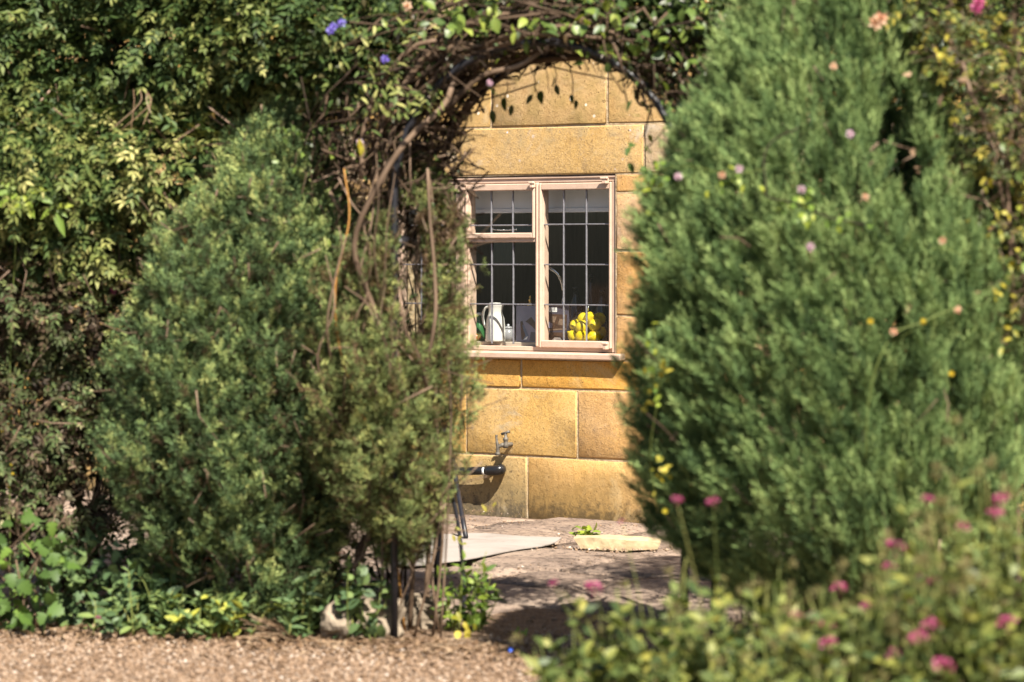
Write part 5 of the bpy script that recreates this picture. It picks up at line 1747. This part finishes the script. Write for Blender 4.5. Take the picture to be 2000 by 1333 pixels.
G_V = 'valerian plants along the near right edge'
perennial('valerian', 'yellow-green valerian spilling onto the path with one pink head on a long stalk', 'flower', 1300, 7.6, 132, [(1160, 1150, 7.50, .023), (1082, 1140, 7.55, .012), (1215, 1020, 7.65, .009)], M['valerian'], .062, rp, .47, .31, G_V, 130, (.2, .86), 24, lean=(.02, -.05), pairs=11, leafw=.56)
perennial('valerian', 'leafy valerian with two small pink heads high against the juniper and four below', 'flower', 1530, 7.4, 137, [(1322, 978, 7.25, .015), (1393, 980, 7.25, .016), (1638, 1150, 7.25, .021), (1555, 1205, 7.20, .018), (1590, 1207, 7.17, .020), (1620, 1224, 7.15, .021)], M['valerian'], .060, rp, .44, .33, G_V, 130, (.25, .86), 30, pairs=11, leafw=.56)
perennial('valerian', 'valerian going to seed with a bright pink head in front of the juniper', 'flower', 1760, 7.1, 141, [(1750, 1072, 7.00, .026), (1738, 1108, 7.00, .016), (1822, 1136, 7.00, .022), (1800, 1130, 7.05, .013), (1618, 1258, 6.95, .021), (1785, 1183, 6.95, .018), (1748, 1278, 6.85, .020)], M['valerian'], .060, rp, .57, .32, G_V, 110, (.3, .83), 120, pairs=11, leafw=.56)
perennial('valerian', 'tall fluffy valerian in the right corner carrying the most pink heads', 'flower', 1975, 6.9, 141, [(1812, 978, 6.85, .017), (1957, 975, 6.75, .019), (1945, 1004, 6.75, .020), (1880, 1030, 6.85, .016), (1820, 1222, 6.65, .022), (1795, 1243, 6.65, .022), (1842, 1302, 6.55, .026), (1965, 1218, 6.65, .022)], M['valerian'], .060, rp, .80, .28, G_V, 100, (.3, .83), 190, pairs=12, leafw=.52)
perennial('valerian', 'grassy grey-green valerian nearest to us at the bottom right', 'flower', 1700, 6.7, 105, [(1690, 1185, 6.60, .012)], M['valerian'], .060, rp, .40, .36, G_V, 60, (.2, .85), 90, pairs=10, leafw=.52)

# leafy young plant beside the back post
G_L = 'low leafy plants along the border'
perennial('leafy_seedling', 'glossy green young plant beside the back arch post, yellow leaves at its foot', 'plant', 900, 10.5, 17, [], M['glossy'], .062, np.random.default_rng(3), .29, .11, None, 150, (.35, .72), 0, .40, (.12, 0), 5)
q = np.array([P(x, y, 10.3) for x, y in ((893, 1195), (905, 1215), (895, 1232), (882, 1205), (915, 1228), (908, 1254), (925, 1218))])
foot_l = [o for o in C.objects if o.name == 'leafy_seedling'][0]
leaf_objs(foot_l, YR, q, frames(rb.normal(size=q.shape) * .5 + [.2, -.3, -.5], np.tile([0., -.8, .6], (len(q), 1))), rb.uniform(.03, .045, len(q)))
# black stake with small yellow leaves between sheet and arch
stake = empty('dead_stem', G(905, 10.95), 0, 'dark upright stem with a few yellow leaves standing before the white sheet', 'plant')
V, Q, T = tube(smooth_path([G(906, 10.95), P(903, 1100, 10.95), P(894, 1020, 10.95), P(882, 960, 10.95), P(876, 900, 10.95)], 5), .0075, 8)
kid('stem', V, [Q, T], M['blackiron'], stake, smooth=True)
q = np.array([P(x, y, 10.9) for x, y in ((890, 1040), (893, 1055), (900, 1062), (884, 1045), (912, 1063), (950, 1000), (940, 1005), (962, 990), (888, 1030))])
leaf_objs(stake, leaf_set(M['valerian'], (.8, .95), .45), q, frames(rb.normal(size=q.shape) + [.2, -.2, .2], np.tile([0., -.8, .6], (len(q), 1))), rb.uniform(.022, .034, len(q)))

perennial('spurge', 'low mound of yellow-green leaves on the gravel edge before the left juniper', 'plant', 400, 10.32, 30, [], M['glaucous'], .058, rp, .15, .20, G_L, 130, (.35, .9), 0, .48, (0, -.1), 6)
perennial('spurge', 'grey-green leafy clump at the foot of the hedge, left of the yellow-green mound', 'plant', 270, 10.38, 22, [(192, 1208, 10.15, .010)], M['glaucous'], .060, rp, .20, .20, G_L, 110, (.25, .7), 0, .45, (0, -.1), 6)
perennial('spurge', 'upright sprig of grey-green narrow leaves just left of the pale rocks', 'plant', 600, 10.25, 9, [], M['glaucous'], .075, rp, .20, .08, G_L, 100, (.3, .65), 0, .32, (0, -.1), 6)
perennial('spurge', 'taller blue-green shoots rising in the shade under the left juniper', 'plant', 345, 10.48, 12, [], M['glaucous'], .075, rp, .32, .16, G_L, 90, (.25, .6), 0, .42, (0, -.1), 6)
perennial('ivy', 'ivy leaves climbing over the rocks beside the arch post', 'plant', 705, 10.22, 11, [], M['glaucous'], .055, rp, .30, .09, G_L, 80, (.2, .65), 0, .75, (0, -.1), 5)

# vine with big leaves in the lower left corner
lv_ = empty('grape_vine', G(30, 10.6), 0, 'vine with large lobed yellow-green leaves in the lower left corner', 'climber')
LB = leaf_set(M['glossy'], (.08, .2, .32, .5, .8), .95, True, .05, .2)
LB = LB[:4]
spots = [(rb.uniform(-60, 110), 1000 + 230 * rb.beta(1.3, 1.2), rb.uniform(10.3, 10.6)) for _ in range(105)] + [(rb.uniform(90, 130), rb.uniform(1040, 1110), 10.4) for _ in range(8)]
q = np.array([P(*s_) for s_ in spots]); q[:, 2] = np.maximum(q[:, 2], .03)
leaf_objs(lv_, LB, q, frames(rb.normal(size=q.shape) * .55 + [.2, -.3, -.7], rb.normal(size=q.shape) * .4 + [0, -.8, .6]), rb.uniform(.034, .060, len(q)))
st = Soup()
for k in range(10):
    a = G(rb.uniform(-60, 110), 10.62); b = P(rb.uniform(-60, 130), rb.uniform(980, 1100), 10.45)
    st.add_tube(wander(a, b, 5, .08, rb), .0032, 5, .7)
st.kid('stem', M['twig'], lv_, kind='stuff')
iv = empty('ivy', G(160, 10.62), 0, 'patch of small dark ivy leaves under the dry shrub beside the vine', 'plant')
IL = leaf_set(M['glaucous'], (.2, .35, .5, .65), .85, True, .05, .2)
spots = [(rb.uniform(90, 320), rb.uniform(1060, 1215), rb.uniform(10.45, 10.75)) for _ in range(170)]
q = np.array([P(*s_) for s_ in spots]); q[:, 2] = np.maximum(q[:, 2], .02)
leaf_objs(iv, IL, q, frames(rb.normal(size=q.shape) * .6 + [.1, -.3, -.6], rb.normal(size=q.shape) * .4 + [0, -.7, .7]), rb.uniform(.03, .058, len(q)))
st = Soup()
for k in range(24):
    a = G(rb.uniform(90, 320), 10.6); b = P(rb.uniform(90, 320), rb.uniform(1050, 1180), 10.6)
    st.add_tube(wander(a, b, 5, .06, rb), .002, 4, .5)
st.kid('stem', M['twig'], iv, kind='stuff')
mass(iv, [(200, 1140, 10.75, .24, .14, .14), (420, 1150, 10.8, .25, .14, .10), (620, 1130, 10.75, .2, .12, .14)], 420, ROUNDSPRIGS, (.06, .1), M['glaucous'], 91, .28, .14, .2)
# dry grass tuft and little greens on bare ground
tuft = empty('dry_grass', G(570, 10.22), 0, 'tuft of straw-coloured dry grass stalks on the gravel edge', 'grass tuft')
st = Soup()
for k in range(26):
    a = P(565 + rb.normal() * 8, 1270, 10.2); a[2] = .01
    b = P(500 + rb.normal() * 25, 1215 + rb.normal() * 14, 10.1)
    st.add_tube(smooth_path([a, (a + b) / 2 + [0, 0, .012], b], 3), .0015, 4, rb.uniform(.5, 1))
st.kid('stalk', M['dry'], tuft, kind='stuff')
sprout = empty('sprout', gp(1012, 1242, .01), 0, 'tiny round-leaved green sprout on the bare path', 'weed')
q = np.array(sprout.location) + rb.normal(size=(9, 3)) * [.01, .008, .004] + [0, 0, .012]
leaf_objs(sprout, leaf_set(M['glossy'], (.5, .65), .7), q, frames(rb.normal(size=q.shape) + [0, 0, .5], np.tile([0., -.5, .9], (9, 1))), rb.uniform(.012, .02, 9))
